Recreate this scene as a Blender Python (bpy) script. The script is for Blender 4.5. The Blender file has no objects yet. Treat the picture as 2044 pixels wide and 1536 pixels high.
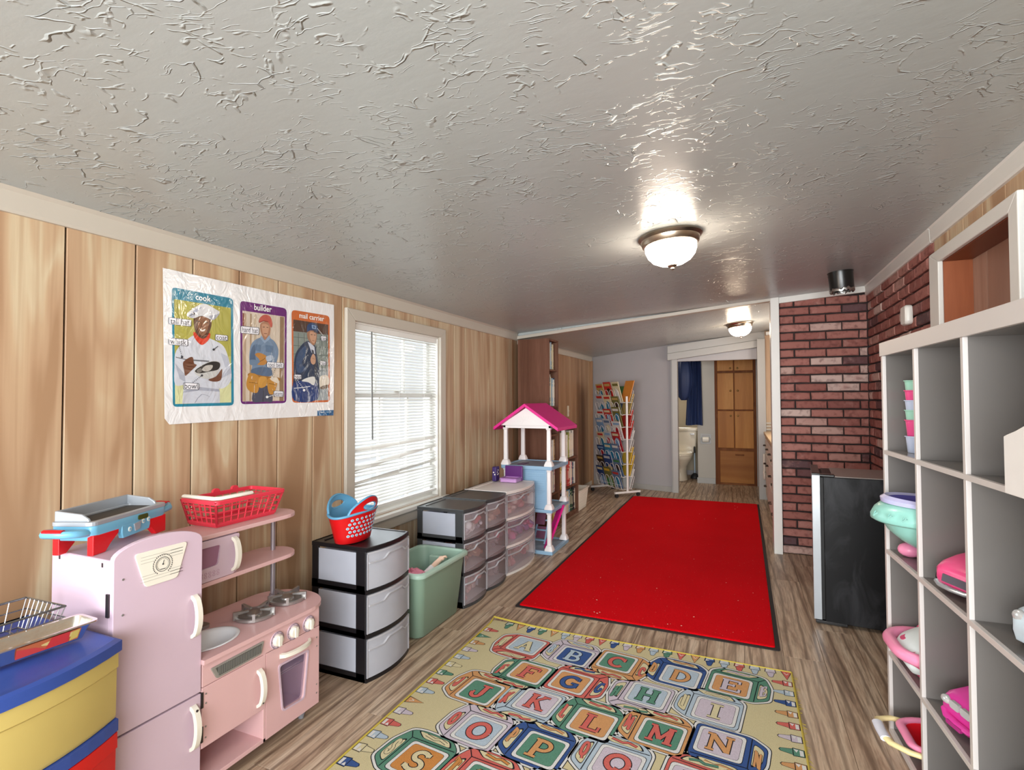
import bpy, math, random
from mathutils import Vector, Matrix, noise
rnd = random.Random(11)
scene = bpy.context.scene
COL = scene.collection
PI = math.pi
# ---------------------------------------------------------------- camera
F_PX, YAW, PITCH, ROLL, EYE = 1061.57, .406446, .0251259, -.00414143, 1.3
_fw = Vector((-math.sin(YAW)*math.cos(PITCH), math.cos(YAW)*math.cos(PITCH), math.sin(PITCH)))
_r = Vector((math.cos(YAW), math.sin(YAW), 0)); _u = _r.cross(_fw)
RT = _r*math.cos(ROLL) + _u*math.sin(ROLL); UP = RT.cross(_fw)
cam_data = bpy.data.cameras.new('camera'); cam = bpy.data.objects.new('camera', cam_data); COL.objects.link(cam)
cam_data.sensor_fit = 'HORIZONTAL'; cam_data.sensor_width = 36; cam_data.lens = F_PX/2044*36
cam_data.clip_start = .05; cam_data.clip_end = 100
cam.matrix_world = Matrix(((RT.x, UP.x, -_fw.x, 0), (RT.y, UP.y, -_fw.y, 0), (RT.z, UP.z, -_fw.z, EYE), (0, 0, 0, 1)))
scene.camera = cam
EYEV = Vector((0, 0, EYE))
def ray(x, y): return _fw*F_PX + RT*(x-1022) - UP*(y-768)
def at(x, y, ax, v):                      # where the sight line of a photo point meets a plane of the room
    d = ray(x, y); return EYEV + d*((v-EYEV[ax])/d[ax])
# ---------------------------------------------------------------- world, lights, exposure
scene.view_settings.view_transform = 'Standard'; scene.view_settings.look = 'None'
scene.view_settings.exposure = 0.06; scene.view_settings.gamma = 1.0; scene.view_settings.use_curve_mapping = False
scene.cycles.use_denoising = True
scene.cycles.max_bounces = 8; scene.cycles.diffuse_bounces = 4; scene.cycles.glossy_bounces = 4
scene.cycles.transparent_max_bounces = 16; scene.cycles.sample_clamp_indirect = 6
world = bpy.data.worlds.new('sky'); scene.world = world; world.use_nodes = True
_bg = world.node_tree.nodes['Background']; _bg.inputs[0].default_value = (.93, .97, 1.0, 1); _bg.inputs[1].default_value = .85
def area(name, loc, direction, sx, sy, power, color, spread=180):
    l = bpy.data.lights.new(name, 'AREA'); l.shape = 'RECTANGLE'; l.size = sx; l.size_y = sy; l.energy = power; l.color = color
    l.spread = math.radians(spread)
    o = bpy.data.objects.new(name, l); COL.objects.link(o); o.location = loc
    o.rotation_euler = Vector(direction).to_track_quat('-Z', 'Y').to_euler()
    return o
area('fill_behind', (-.45, -1.95, 1.30), (0.0, 1, .03), 2.7, 1.7, 116, (.93, .975, 1.0), 115)  # added area lamp behind the camera, in place of an unseen window
area('fill_behind_right', (.86, -.9, 1.45), (-1, .6, .1), 1.5, 1.1, 70, (.93, .975, 1.0))  # added fill lamp that evens out the left wall, no window modelled
area('daylight_left_window', (-2.5, 2.98, 1.15), (1, 0, .15), 1.1, 1.2, 23, (.86, .94, 1.0))
area('fill_kitchenette', (.9, 6.1, 1.5), (-1, -.15, -.05), 1.4, .9, 30, (1.0, .95, .88))  # added lamp out of view that brightens the back hall
area('fill_bathroom', (-1.0, 8.6, 2.0), (.2, .1, -1), .35, .35, 9, (1.0, .9, .76))  # unseen lamp added to lift the rooms beyond the doorway
WARM = (1.0, .74, .46)
# ---------------------------------------------------------------- mesh helper
class MB:
    def __init__(s): s.v = []; s.f = []; s.m = []; s.T = Matrix()
    def add(s, vs, fs, mi=0):
        b = len(s.v); s.v += [s.T @ Vector(p) for p in vs]
        s.f += [tuple(b+i for i in f) for f in fs]; s.m += [mi]*len(fs); return s
    def box(s, x0, y0, z0, x1, y1, z1, mi=0):
        return s.add([(x0,y0,z0),(x1,y0,z0),(x1,y1,z0),(x0,y1,z0),(x0,y0,z1),(x1,y0,z1),(x1,y1,z1),(x0,y1,z1)],
                     [(3,2,1,0),(4,5,6,7),(0,1,5,4),(1,2,6,5),(2,3,7,6),(3,0,4,7)], mi)
    def hexa(s, p, mi=0):                 # eight corners, bottom loop then top loop
        return s.add(p, [(3,2,1,0),(4,5,6,7),(0,1,5,4),(1,2,6,5),(2,3,7,6),(3,0,4,7)], mi)
    def prism(s, poly, ax, a, b, mi=0):
        def mk(u, v, w): return (w,u,v) if ax == 'x' else ((u,w,v) if ax == 'y' else (u,v,w))
        n = len(poly); vs = [mk(u,v,a) for u,v in poly]+[mk(u,v,b) for u,v in poly]
        fs = [tuple(range(n-1,-1,-1)), tuple(range(n,2*n))]+[(i,(i+1)%n,n+(i+1)%n,n+i) for i in range(n)]
        return s.add(vs, fs, mi)
    def ring(s, o, i, ax, a, b, mi=0):    # frame between two outlines of equal count
        def mk(u, v, w): return (w,u,v) if ax == 'x' else ((u,w,v) if ax == 'y' else (u,v,w))
        n = len(o); vs = [mk(*p,a) for p in o]+[mk(*p,a) for p in i]+[mk(*p,b) for p in o]+[mk(*p,b) for p in i]; fs = []
        for k in range(n):
            j = (k+1) % n
            fs += [(k,n+k,n+j,j),(2*n+k,2*n+j,3*n+j,3*n+k),(k,j,2*n+j,2*n+k),(n+k,3*n+k,3*n+j,n+j)]
        return s.add(vs, fs, mi)
    def loft(s, rings, c0=True, c1=True, mi=0, closed=True):
        n = len(rings[0]); vs = [p for r in rings for p in r]; fs = []
        for a in range(len(rings)-1):
            for k in range(n if closed else n-1):
                j = (k+1) % n; fs.append((a*n+k, a*n+j, (a+1)*n+j, (a+1)*n+k))
        if c0: fs.append(tuple(range(n-1,-1,-1)))
        if c1: fs.append(tuple(range((len(rings)-1)*n, len(rings)*n)))
        return s.add(vs, fs, mi)
    def tube(s, path, r, n=8, closed=False, mi=0, flat=1.0):
        P = [Vector(p) for p in path]; m = len(P); rings = []; up = None
        for i in range(m):
            if closed: t = P[(i+1) % m]-P[i-1]
            else: t = P[min(i+1,m-1)]-P[max(i-1,0)]
            if t.length < 1e-9: t = Vector((0,0,1))
            t.normalize()
            if up is None: up = Vector((0,0,1)) if abs(t.z) < .9 else Vector((1,0,0))
            a = up - t*up.dot(t)
            if a.length < 1e-6: a = t.orthogonal()
            a.normalize(); up = a; b = t.cross(a)
            rr_ = r[i] if isinstance(r, (list, tuple)) else r
            rings.append([P[i] + a*(math.cos(2*PI*k/n)*rr_*flat) + b*(math.sin(2*PI*k/n)*rr_) for k in range(n)])
        if closed: rings.append(rings[0])
        return s.loft(rings, not closed, not closed, mi)
    def lathe(s, prof, c=(0,0,0), n=24, mi=0, sx=1, sy=1, caps=True):
        return s.loft([[(c[0]+r*math.cos(2*PI*k/n)*sx, c[1]+r*math.sin(2*PI*k/n)*sy, c[2]+z) for k in range(n)] for r,z in prof], caps, caps, mi)
    def ball(s, c, r, n=12, m=8, mi=0):
        rx,ry,rz = r if isinstance(r,(tuple,list)) else (r,r,r)
        return s.loft([[(c[0]+rx*math.sin(PI*j/m)*math.cos(2*PI*k/n), c[1]+ry*math.sin(PI*j/m)*math.sin(2*PI*k/n), c[2]-rz*math.cos(PI*j/m)) for k in range(n)]
                       for j in [.12]+list(range(1,m))+[m-.12]], True, True, mi)
    def disc(s, c, rx, ry, nrm, n=12, mi=0, h=.001):   # thin puck lying on a surface with the given normal
        q = Vector(nrm).to_track_quat('Z','Y').to_matrix(); c = Vector(c)
        return s.loft([[c+q@Vector((rx*math.cos(2*PI*k/n), ry*math.sin(2*PI*k/n), z)) for k in range(n)] for z in (-h,h)], True, True, mi)
    def build(s, name, mats, parent=None, smooth=None, bev=None, seg=2):
        M = WM.get(parent.name) if parent else None
        inv = M.inverted() if M else None
        me = bpy.data.meshes.new(name)
        me.from_pydata([tuple(inv @ v) if inv else tuple(v) for v in s.v], [], s.f); me.update()
        for m in (mats if isinstance(mats,(list,tuple)) else [mats]): me.materials.append(m)
        me.polygons.foreach_set('material_index', s.m)
        if smooth is not None:
            me.polygons.foreach_set('use_smooth', [True]*len(s.f)); me.set_sharp_from_angle(angle=math.radians(smooth))
        o = bpy.data.objects.new(name, me); COL.objects.link(o)
        if parent: o.parent = parent; WM[o.name] = M
        if bev:
            b = o.modifiers.new('bevel','BEVEL'); b.width = bev; b.segments = seg; b.limit_method = 'ANGLE'; b.angle_limit = math.radians(40)
            b.harden_normals = False
        return o
WM = {}
def thing(name, label, cat, loc=(0,0,0), rz=0, group=None):
    o = bpy.data.objects.new(name, None); COL.objects.link(o); o.empty_display_size = .05
    o.location = loc; o.rotation_euler = (0,0,rz)
    WM[o.name] = Matrix.Translation(loc) @ Matrix.Rotation(rz,4,'Z')
    o['label'] = label; o['category'] = cat
    if group: o['group'] = group
    return o
def tag(o, label, cat, group=None, kind=None):
    o['label'] = label; o['category'] = cat
    if group: o['group'] = group
    if kind: o['kind'] = kind
    return o
def struct(o, label=None):
    o['kind'] = 'structure'
    if label: o['label'] = label
    return o
def kids(o): return [c for c in COL.objects if c.parent == o]
def copy_thing(root, loc, label, rz=None):
    r = root.copy(); COL.objects.link(r); r.location = loc; r['label'] = label
    if rz is not None: r.rotation_euler = (0,0,rz)
    WM[r.name] = Matrix.Translation(loc) @ Matrix.Rotation(r.rotation_euler[2],4,'Z')
    for c in list(root.children):
        k = c.copy(); COL.objects.link(k); k.parent = r; WM[k.name] = WM[r.name]
        for g in c.children:
            h = g.copy(); COL.objects.link(h); h.parent = k; WM[h.name] = WM[r.name]
    return r
def rrect(x0, y0, x1, y1, r, n=4):
    out = []
    for cx,cy,a in ((x1-r,y1-r,0),(x0+r,y1-r,90),(x0+r,y0+r,180),(x1-r,y0+r,270)):
        for k in range(n+1):
            t = math.radians(a+90*k/n); out.append((cx+r*math.cos(t), cy+r*math.sin(t)))
    return out
def rpoly(pts, r, n=3):                   # any outline with its corners rounded
    out = []; m = len(pts)
    for i in range(m):
        p = Vector((*pts[i],)); a = Vector((*pts[i-1],))-p; b = Vector((*pts[(i+1)%m],))-p
        d = min(r, a.length*.45, b.length*.45); a = p+a.normalized()*d; b = p+b.normalized()*d
        for k in range(n+1):
            t = k/n; q = a*(1-t)**2+p*2*t*(1-t)+b*t*t; out.append((q.x,q.y))
    return out
# ---------------------------------------------------------------- materials
def lin(h):
    h = h.lstrip('#'); c = [int(h[i:i+2],16)/255 for i in (0,2,4)]
    return tuple((x/12.92 if x <= .04045 else ((x+.055)/1.055)**2.4) for x in c)+(1,)
class NT:
    def __init__(s, name):
        s.m = bpy.data.materials.new(name); s.m.use_nodes = True; s.t = s.m.node_tree
        s.b = s.t.nodes['Principled BSDF']; s.out = s.t.nodes['Material Output']
    def n(s, typ, **k):
        x = s.t.nodes.new('ShaderNode'+typ)
        for a,v in k.items(): setattr(x,a,v)
        return x
    def l(s, a, b): s.t.links.new(a,b); return s
    def coord(s, scale=(1,1,1), kind='Object', rot=(0,0,0), rand=0):
        tc = s.n('TexCoord'); mp = s.n('Mapping'); mp.inputs['Scale'].default_value = scale; mp.inputs['Rotation'].default_value = rot
        src = tc.outputs[kind]
        if rand:
            oi = s.n('ObjectInfo'); ml = s.n('VectorMath', operation='MULTIPLY_ADD'); cx = s.n('CombineXYZ')
            for i in range(3): s.l(oi.outputs['Random'], cx.inputs[i])
            s.l(cx.outputs[0], ml.inputs[0]); ml.inputs[1].default_value = (rand*17.3, rand*31.7, rand*23.1); s.l(src, ml.inputs[2]); src = ml.outputs[0]
        s.l(src, mp.inputs['Vector']); return mp.outputs[0]
    def noise(s, vec, scale, detail=3, rough=.5, dist=0, typ=None):
        x = s.n('TexNoise'); 
        if typ: x.noise_type = typ
        x.inputs['Scale'].default_value = scale; x.inputs['Detail'].default_value = detail; x.inputs['Roughness'].default_value = rough
        x.inputs['Distortion'].default_value = dist
        if vec: s.l(vec, x.inputs['Vector'])
        return x.outputs['Fac']
    def ramp(s, fac, stops, interp='LINEAR'):
        r = s.n('ValToRGB'); e = r.color_ramp.elements; r.color_ramp.interpolation = interp
        while len(e) < len(stops): e.new(.5)
        for q,(p,c) in zip(e,stops): q.position = p; q.color = lin(c) if isinstance(c,str) else (c,c,c,1)
        s.l(fac, r.inputs[0]); return r.outputs[0]
    def mix(s, fac, a, b, mode='MIX'):
        x = s.n('Mix'); x.data_type = 'RGBA'; x.blend_type = mode
        for k,v in ((0,fac),(6,a),(7,b)):
            if isinstance(v,(int,float)): x.inputs[k].default_value = v
            elif isinstance(v,str): x.inputs[k].default_value = lin(v)
            else: s.l(v, x.inputs[k])
        return x.outputs[2]
    def bump(s, h, strength=.3, dist=.01):
        b = s.n('Bump'); b.inputs['Strength'].default_value = strength; b.inputs['Distance'].default_value = dist
        s.l(h, b.inputs['Height']); s.l(b.outputs[0], s.b.inputs['Normal']); return b
    def set(s, **k):
        for a,v in k.items():
            i = s.b.inputs[a.replace('_',' ')]
            if hasattr(v,'is_linked'): s.l(v, i)
            elif isinstance(v,str): i.default_value = lin(v)
            else: i.default_value = v
        return s
_cache = {}
def plain(name, col, rough=.5, metal=0, var=.06, scale=14, bump=0, bscale=120, coat=0, spec=.5):
    if name in _cache: return _cache[name]
    t = NT(name); v = t.coord(); f = t.noise(v, scale, 4)
    c = lin(col); a = tuple(max(0,x*(1-var)) for x in c[:3])+(1,); b = tuple(min(1,x*(1+var)) for x in c[:3])+(1,)
    m = t.n('Mix'); m.data_type = 'RGBA'; m.inputs[6].default_value = a; m.inputs[7].default_value = b; t.l(f, m.inputs[0])
    t.set(Base_Color=m.outputs[2], Roughness=rough, Metallic=metal, Coat_Weight=coat); t.b.inputs['Specular IOR Level'].default_value = spec
    if bump: t.bump(t.noise(v, bscale, 3), bump, .002)
    _cache[name] = t.m; return t.m
def flatmat(col, rough=.35, bumpy=0):
    k = 'print_'+col+str(bumpy)
    if k in _cache: return _cache[k]
    t = NT(k); v = t.coord(); f = t.noise(v, 60, 2)
    t.set(Base_Color=t.mix(f, col, col), Roughness=rough)
    if bumpy == 1:      # crinkled laminated paper
        nz = t.noise(t.coord((3,3,2)), 3.2, 3, .55, 1.2); t.bump(nz, .36, .02)
        t.set(Coat_Weight=.6, Coat_Roughness=.08); t.l(t.b.inputs['Normal'].links[0].from_socket, t.b.inputs['Coat Normal'])
    if bumpy == 2:      # rug pile
        a = t.noise(v, 420, 2); t.set(Base_Color=t.mix(t.noise(v,300,2), col, col), Roughness=.95); t.b.inputs['Specular IOR Level'].default_value = .1
        m2 = t.mix(t.ramp(a,[(.35,.72),(.65,1.08)]), '#000000', col); 
        mm = t.n('Mix'); mm.data_type='RGBA'; mm.blend_type='MULTIPLY'; mm.inputs[0].default_value = 1; mm.inputs[6].default_value = lin(col)
        t.l(t.ramp(a,[(.3,.74),(.7,1.0)]), mm.inputs[7]); t.set(Base_Color=mm.outputs[2]); t.bump(a,.5,.004)
    _cache[k] = t.m; return t.m
def frosted(name, col, alpha, rough=.3):
    if name in _cache: return _cache[name]
    t = NT(name); v = t.coord(); f = t.noise(v, 5, 3)
    t.set(Base_Color=t.mix(f, col, col), Roughness=rough)
    tr = t.n('BsdfTransparent'); tr.inputs[0].default_value = (.97,.97,.98,1); mx = t.n('MixShader')
    t.l(t.ramp(f,[(.2,alpha-.05),(.8,alpha+.05)]), mx.inputs[0]); t.l(tr.outputs[0], mx.inputs[1]); t.l(t.b.outputs[0], mx.inputs[2]); t.l(mx.outputs[0], t.out.inputs[0])
    _cache[name] = t.m; return t.m
def wood(name, dark, mid, light, axis='z', freq=1.0, rough=.5, rand=1, contrast=1.0, spec=.4):
    t = NT(name); t.b.inputs['Specular IOR Level'].default_value = spec
    sc = {'z':(9,9,.7),'y':(9,.7,9),'x':(.7,9,9)}[axis]; sc = tuple(q*freq for q in sc)
    v = t.coord(sc, rand=rand); big = t.noise(v, .55, 3, .5, .6); fine = t.noise(t.coord(tuple(q*6 for q in sc), rand=rand), 2.0, 4, .6)
    w = t.n('TexWave', wave_type='RINGS', rings_direction='SPHERICAL'); w.inputs['Scale'].default_value = .5; w.inputs['Distortion'].default_value = 4; w.inputs['Detail'].default_value = 2; w.inputs['Detail Scale'].default_value = 1.2
    t.l(v, w.inputs['Vector'])
    base = t.ramp(big, [(.5-.16/contrast, dark), (.5, mid), (.5+.16/contrast, light)])
    c1 = t.mix(t.ramp(w.outputs['Fac'],[(.0,.25),(.35,0.0)]), base, dark)
    c2 = t.mix(t.ramp(fine,[(.35,.28),(.6,0.0)]), c1, dark)
    t.set(Base_Color=c2, Roughness=rough); t.bump(fine, .08, .002); return t.m
# ---------------------------------------------------------------- materials of the room
def veneer(name, cols, spec=.4):
    t = NT(name); t.b.inputs['Specular IOR Level'].default_value = spec
    v = t.coord((7.5,7.5,.75), rand=1); a = t.noise(v, .8, 2, .45, 1.6); b2 = t.noise(t.coord((60,60,1.6), rand=1), 1.5, 4, .6, .3)
    w = t.n('TexWave', wave_type='BANDS', bands_direction='Y'); w.inputs['Scale'].default_value = .9; w.inputs['Distortion'].default_value = 7; w.inputs['Detail'].default_value = 2.5; w.inputs['Detail Scale'].default_value = .8; t.l(v, w.inputs['Vector'])
    c = t.ramp(a, [(.36,cols[0]),(.43,cols[1]),(.52,cols[2]),(.58,cols[3]),(.70,cols[2])])
    c = t.mix(t.ramp(w.outputs['Fac'],[(.0,.30),(.16,0.0)]), c, cols[0]); c = t.mix(t.ramp(b2,[(.34,.22),(.58,0.0)]), c, cols[0])
    t.set(Base_Color=c, Roughness=.42); t.bump(b2, .06, .002); return t.m
M_PANEL = veneer('panel_wood', ('#a48263','#b59576','#bfa383','#cab899'))
M_PANELDK = wood('panel_wood_lamplight', '#8d6848', '#a98463', '#ba9a78', 'z', .75, .45, 1, .9)  # far boards browner: warm lamp light is put into the wood colour
M_TRIM = plain('cream_trim_paint', '#bdb5a8', .4, var=.04, scale=6)
M_TRIMW = plain('white_trim_paint', '#dcdad4', .4, var=.04, scale=6)
M_GREYW = plain('grey_wall_paint', '#a9a6a8', .5, var=.05, scale=3, bump=.15, bscale=60)
M_GREYT = plain('grey_trim_paint', '#a5a39f', .42, var=.04, scale=5)
M_GROOVE = plain('dark_groove', '#2e2118', .8)
M_MORTAR = plain('dark_mortar', '#2e2524', .9, var=.3, scale=60, bump=.6, bscale=90)
t = NT('painted_ceiling')
v = t.coord((1,1,1), rot=(0,0,-.22)); 
dn = t.n('TexNoise'); dn.inputs['Scale'].default_value = 2.6; dn.inputs['Detail'].default_value = 4; t.l(v, dn.inputs['Vector'])
va = t.n('VectorMath', operation='MULTIPLY_ADD'); t.l(dn.outputs['Color'], va.inputs[0]); va.inputs[1].default_value = (.35,.35,.2); t.l(v, va.inputs[2])
mp = t.n('Mapping'); mp.inputs['Scale'].default_value = (1.0,2.7,1.0); t.l(va.outputs[0], mp.inputs['Vector'])
vo = t.n('TexVoronoi', feature='DISTANCE_TO_EDGE'); vo.inputs['Scale'].default_value = 6.5; t.l(mp.outputs[0], vo.inputs['Vector'])
ridge = t.ramp(vo.outputs['Distance'], [(0,1.0),(.012,.7),(.03,0.0)])
mask = t.ramp(t.noise(v, 4.4, 4, .6), [(.49,0.0),(.58,1.0)])
vo2 = t.n('TexVoronoi', feature='DISTANCE_TO_EDGE'); vo2.inputs['Scale'].default_value = 15; t.l(mp.outputs[0], vo2.inputs['Vector'])
ridge2 = t.ramp(vo2.outputs['Distance'], [(0,.55),(.03,.4),(.07,0.0)])
mask2 = t.ramp(t.noise(v, 7.7, 4, .6), [(.49,0.0),(.57,1.0)])
brk = t.ramp(t.noise(v, 17, 2, .5), [(.44,0.0),(.52,1.0)]); h1 = t.mix(1.0, t.mix(1.0, ridge, brk, 'MULTIPLY'), mask, 'MULTIPLY'); brk2 = t.ramp(t.noise(v, 29, 2, .5), [(.45,0.0),(.52,1.0)]); h2 = t.mix(1.0, t.mix(1.0, ridge2, brk2, 'MULTIPLY'), mask2, 'MULTIPLY'); hh = t.mix(1.0, h1, h2, 'ADD')
soft = t.noise(t.coord((1,1.8,1)), 14, 4, .55); h3 = t.mix(.16, hh, soft, 'ADD')
t.set(Base_Color=t.mix(t.noise(v,1.3,3), '#a8adac', '#b2b7b6'), Roughness=.3); t.bump(h3, .9, .0055)
M_CEIL = t.m
# floor planks
t = NT('plank_vinyl')
v = t.coord((9,.8,9), rand=1); g = t.noise(v, 1.5, 5, .62, 1.4); fine = t.noise(t.coord((70,4,40), rand=1), 1.6, 4, .6)
kn = t.n('TexWave', wave_type='RINGS', rings_direction='SPHERICAL'); kn.inputs['Scale'].default_value = .9; kn.inputs['Distortion'].default_value = 6; kn.inputs['Detail'].default_value = 3; t.l(v, kn.inputs['Vector'])
c = t.ramp(g, [(.26,'#6b5748'),(.42,'#a58b75'),(.55,'#c2ab93'),(.75,'#d6c5b0')])
c = t.mix(t.ramp(kn.outputs['Fac'],[(0,.7),(.22,0.0)]), c, '#5c4636'); c = t.mix(t.ramp(fine,[(.34,.5),(.56,0.0)]), c, '#564030')
oi = t.n('ObjectInfo'); c = t.mix(t.ramp(oi.outputs['Random'],[(0,.0),(.5,.05),(1,.26)]), c, '#c0aa90')
t.set(Base_Color=c, Roughness=.42); t.bump(fine, .12, .002); M_PLANK = t.m
t = NT('brick_face')
oi = t.n('ObjectInfo'); v = t.coord((1,1,1), rand=1)
base = t.ramp(oi.outputs['Random'], [(0,'#5e4a4d'),(.12,'#6e4e4e'),(.16,'#8f5b54'),(.45,'#9c665d'),(.72,'#a8736a'),(.84,'#b08076'),(.93,'#bf9f95'),(1,'#cbb3aa')], 'LINEAR')
blot = t.ramp(t.noise(v, 9, 4, .65), [(.55,0.0),(.72,.55)]); c = t.mix(blot, base, '#b98f86'); c = t.mix(t.ramp(t.noise(v, 26, 3),[(.3,.5),(.5,0.0)]), c, '#5a332f')
t.set(Base_Color=c, Roughness=.75); t.b.inputs['Specular IOR Level'].default_value = .15; t.bump(t.noise(v, 55, 5, .65), .55, .006); M_BRICK = t.m
M_NICHE = wood('niche_red_wood', '#8a4a2c', '#a8623e', '#bc7b56', 'z', .7, .4, 1, .8)
t = NT('window_glass'); gl = t.n('BsdfGlossy'); gl.inputs['Roughness'].default_value = .03; tr = t.n('BsdfTransparent'); fr = t.n('Value'); fr.outputs[0].default_value = .05
mx = t.n('MixShader'); t.l(fr.outputs[0], mx.inputs[0]); t.l(tr.outputs[0], mx.inputs[1]); t.l(gl.outputs[0], mx.inputs[2]); t.l(mx.outputs[0], t.out.inputs[0]); M_GLASS = t.m
# ---------------------------------------------------------------- floor
XL, XR, YB, YF = -2.09, .934, 5.0, 7.93
fl = struct(MB().box(-2.3,-2.25,-.08,1.35,9.6,-.006).build('floor', M_GROOVE))
proto = None
for i in range(19):
    x = -2.16+.18*i
    for k in range(10):
        y = -2.3+1.24*k+(.41*i) % 1.24
        if y > 8.4 and x < -1.2: continue
        if y > 9.5: continue
        if proto is None:
            o = MB().box(0,0,-.006,.1785,1.2385,0).build('plank', M_PLANK, fl, bev=.0008, seg=1); proto = o
        else:
            o = proto.copy(); COL.objects.link(o)
        o.location = (x,y,0)
# ---------------------------------------------------------------- ceilings
def ceil_z(x): return 1.96+.0735*(x+2.09)
def ceil_far(x): return 1.918+.097*(x+2.09)
def slab(name, y0, y1, fz):
    x0, x1 = -2.2, 1.35
    return struct(MB().hexa([(x0,y0,fz(x0)),(x1,y0,fz(x1)),(x1,y1,fz(x1)),(x0,y1,fz(x0)),(x0,y0,fz(x0)+.1),(x1,y0,fz(x1)+.1),(x1,y1,fz(x1)+.1),(x0,y1,fz(x0)+.1)]).build(name, M_CEIL))
slab('ceiling', -2.3, 4.99, ceil_z)
slab('ceiling', 4.99, 9.65, ceil_far)
def sbar(mb, x0, x1, y0, y1, top, h, mi=0):   # bar following a sloped line: top(x) down by h
    mb.hexa([(x0,y0,top(x0)-h),(x1,y0,top(x1)-h),(x1,y1,top(x1)-h),(x0,y1,top(x0)-h),(x0,y0,top(x0)),(x1,y0,top(x1)),(x1,y1,top(x1)),(x0,y1,top(x0))], mi); return mb
tr3 = struct(sbar(MB(), -2.08, .26, 4.955, 5.02, lambda x: min(ceil_z(x),ceil_far(x))+.01, .032).build('trim_1', M_TRIM, bev=.004))
struct(sbar(MB(), -1.75, .26, 5.06, 5.075, ceil_far, .012).build('trim_2', M_TRIM))
# ---------------------------------------------------------------- left wall with its boards
WY0, WY1, WZ0, WZ1 = 2.49, 3.46, .575, 1.76
wl = MB()
for a in ((-2.25,0,WY0,2.0),(WY1,0,9.65,2.0),(WY0,0,WY1,WZ0),(WY0,WZ1,WY1,2.0)): wl.box(-2.22,a[0],a[1],-2.102,a[2],a[3])
wl = struct(wl.build('wall_left', M_GROOVE))
gro = [-2.2,-1.8,-1.45,-1.05,-.75,-.33,-.1,.13,.36,.59,.817,1.045,1.272,1.5,1.723,1.945,2.178,2.403,2.69,2.905,3.13,3.35,3.691,3.875,4.121,4.311,4.482,4.712,4.859,5.09,5.3,5.52,5.75,5.98,6.2,6.42,6.62,6.85,7.07,7.3,7.52,7.74,7.95]
for a,b in zip(gro,gro[1:]):
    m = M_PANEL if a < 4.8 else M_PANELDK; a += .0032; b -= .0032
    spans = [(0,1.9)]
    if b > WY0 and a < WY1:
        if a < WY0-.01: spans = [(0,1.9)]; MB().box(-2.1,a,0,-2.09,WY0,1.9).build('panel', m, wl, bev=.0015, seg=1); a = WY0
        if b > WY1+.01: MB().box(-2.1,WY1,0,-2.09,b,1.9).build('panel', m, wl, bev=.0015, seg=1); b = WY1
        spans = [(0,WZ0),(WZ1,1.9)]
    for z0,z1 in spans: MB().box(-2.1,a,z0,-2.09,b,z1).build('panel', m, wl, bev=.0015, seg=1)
def crown(name, x, y0, y1, zb, zt, mat, sgn=1):
    pr = [(x,zb),(x+.012*sgn,zb),(x+.016*sgn,zb+.01),(x+.018*sgn,zt-.012),(x+.03*sgn,zt),(x,zt)]
    return struct(MB().prism(pr,'y',y0,y1).build(name, mat))
crown('trim_3', XL, -2.2, 4.965, 1.884, 1.962, M_TRIM); crown('trim_4', XL, 5.0, 7.9, 1.852, 1.92, M_TRIM)
struct(MB().box(XL,-2.2,0,XL+.012,7.9,.06).build('baseboard_left', M_TRIM, bev=.004))
# ---------------------------------------------------------------- window
win = struct(MB().ring([(WY0-.005,WZ0),(WY1+.005,WZ0),(WY1+.005,WZ1+.005),(WY0-.005,WZ1+.005)],[(WY0+.012,WZ0+.012),(WY1-.012,WZ0+.012),(WY1-.012,WZ1-.012),(WY0+.012,WZ1-.012)],'x',-2.22,-2.092).build('window_1', M_TRIMW))
def wpart(name, mb, m=M_TRIM, bev=.004): return mb.build(name, m, win, bev=bev)
wpart('casing', MB().prism([(2.418,.57),(2.492,.57),(2.492,1.76),(2.418,1.827)],'x',-2.09,-2.068))
wpart('casing', MB().prism([(3.455,.57),(3.53,.57),(3.53,1.827),(3.455,1.76)],'x',-2.09,-2.068))
wpart('casing', MB().prism([(2.418,1.827),(2.492,1.76),(3.455,1.76),(3.53,1.827)],'x',-2.09,-2.068))
wpart('sill', MB().box(-2.2,2.40,.545,-2.045,3.55,.572), M_TRIMW)
wpart('apron', MB().box(-2.09,2.43,.47,-2.072,3.52,.545))
def sash(z0,z1,x,nm):
    y0,y1 = WY0+.012, WY1-.012
    s_ = MB().ring([(y0,z0),(y1,z0),(y1,z1),(y0,z1)],[(y0+.035,z0+.035),(y1-.035,z0+.035),(y1-.035,z1-.035),(y0+.035,z1-.035)],'x',x,x+.025).build(nm, M_TRIMW, win, bev=.003)
    mu = MB()
    for k in (1,2): yy = y0+(y1-y0)*k/3; mu.box(x+.003,yy-.009,z0+.03,x+.02,yy+.009,z1-.03)
    mu.build('muntin', M_TRIMW, s_)
    MB().box(x+.01,y0+.03,z0+.03,x+.013,y1-.03,z1-.03).build('pane', M_GLASS, s_)
sash(.585,1.345,-2.165,'sash'); sash(1.31,1.748,-2.195,'sash')
MB().box(-2.138,2.96,1.345,-2.125,3.02,1.36).build('sash_lock', M_TRIM, win, bev=.004)
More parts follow.
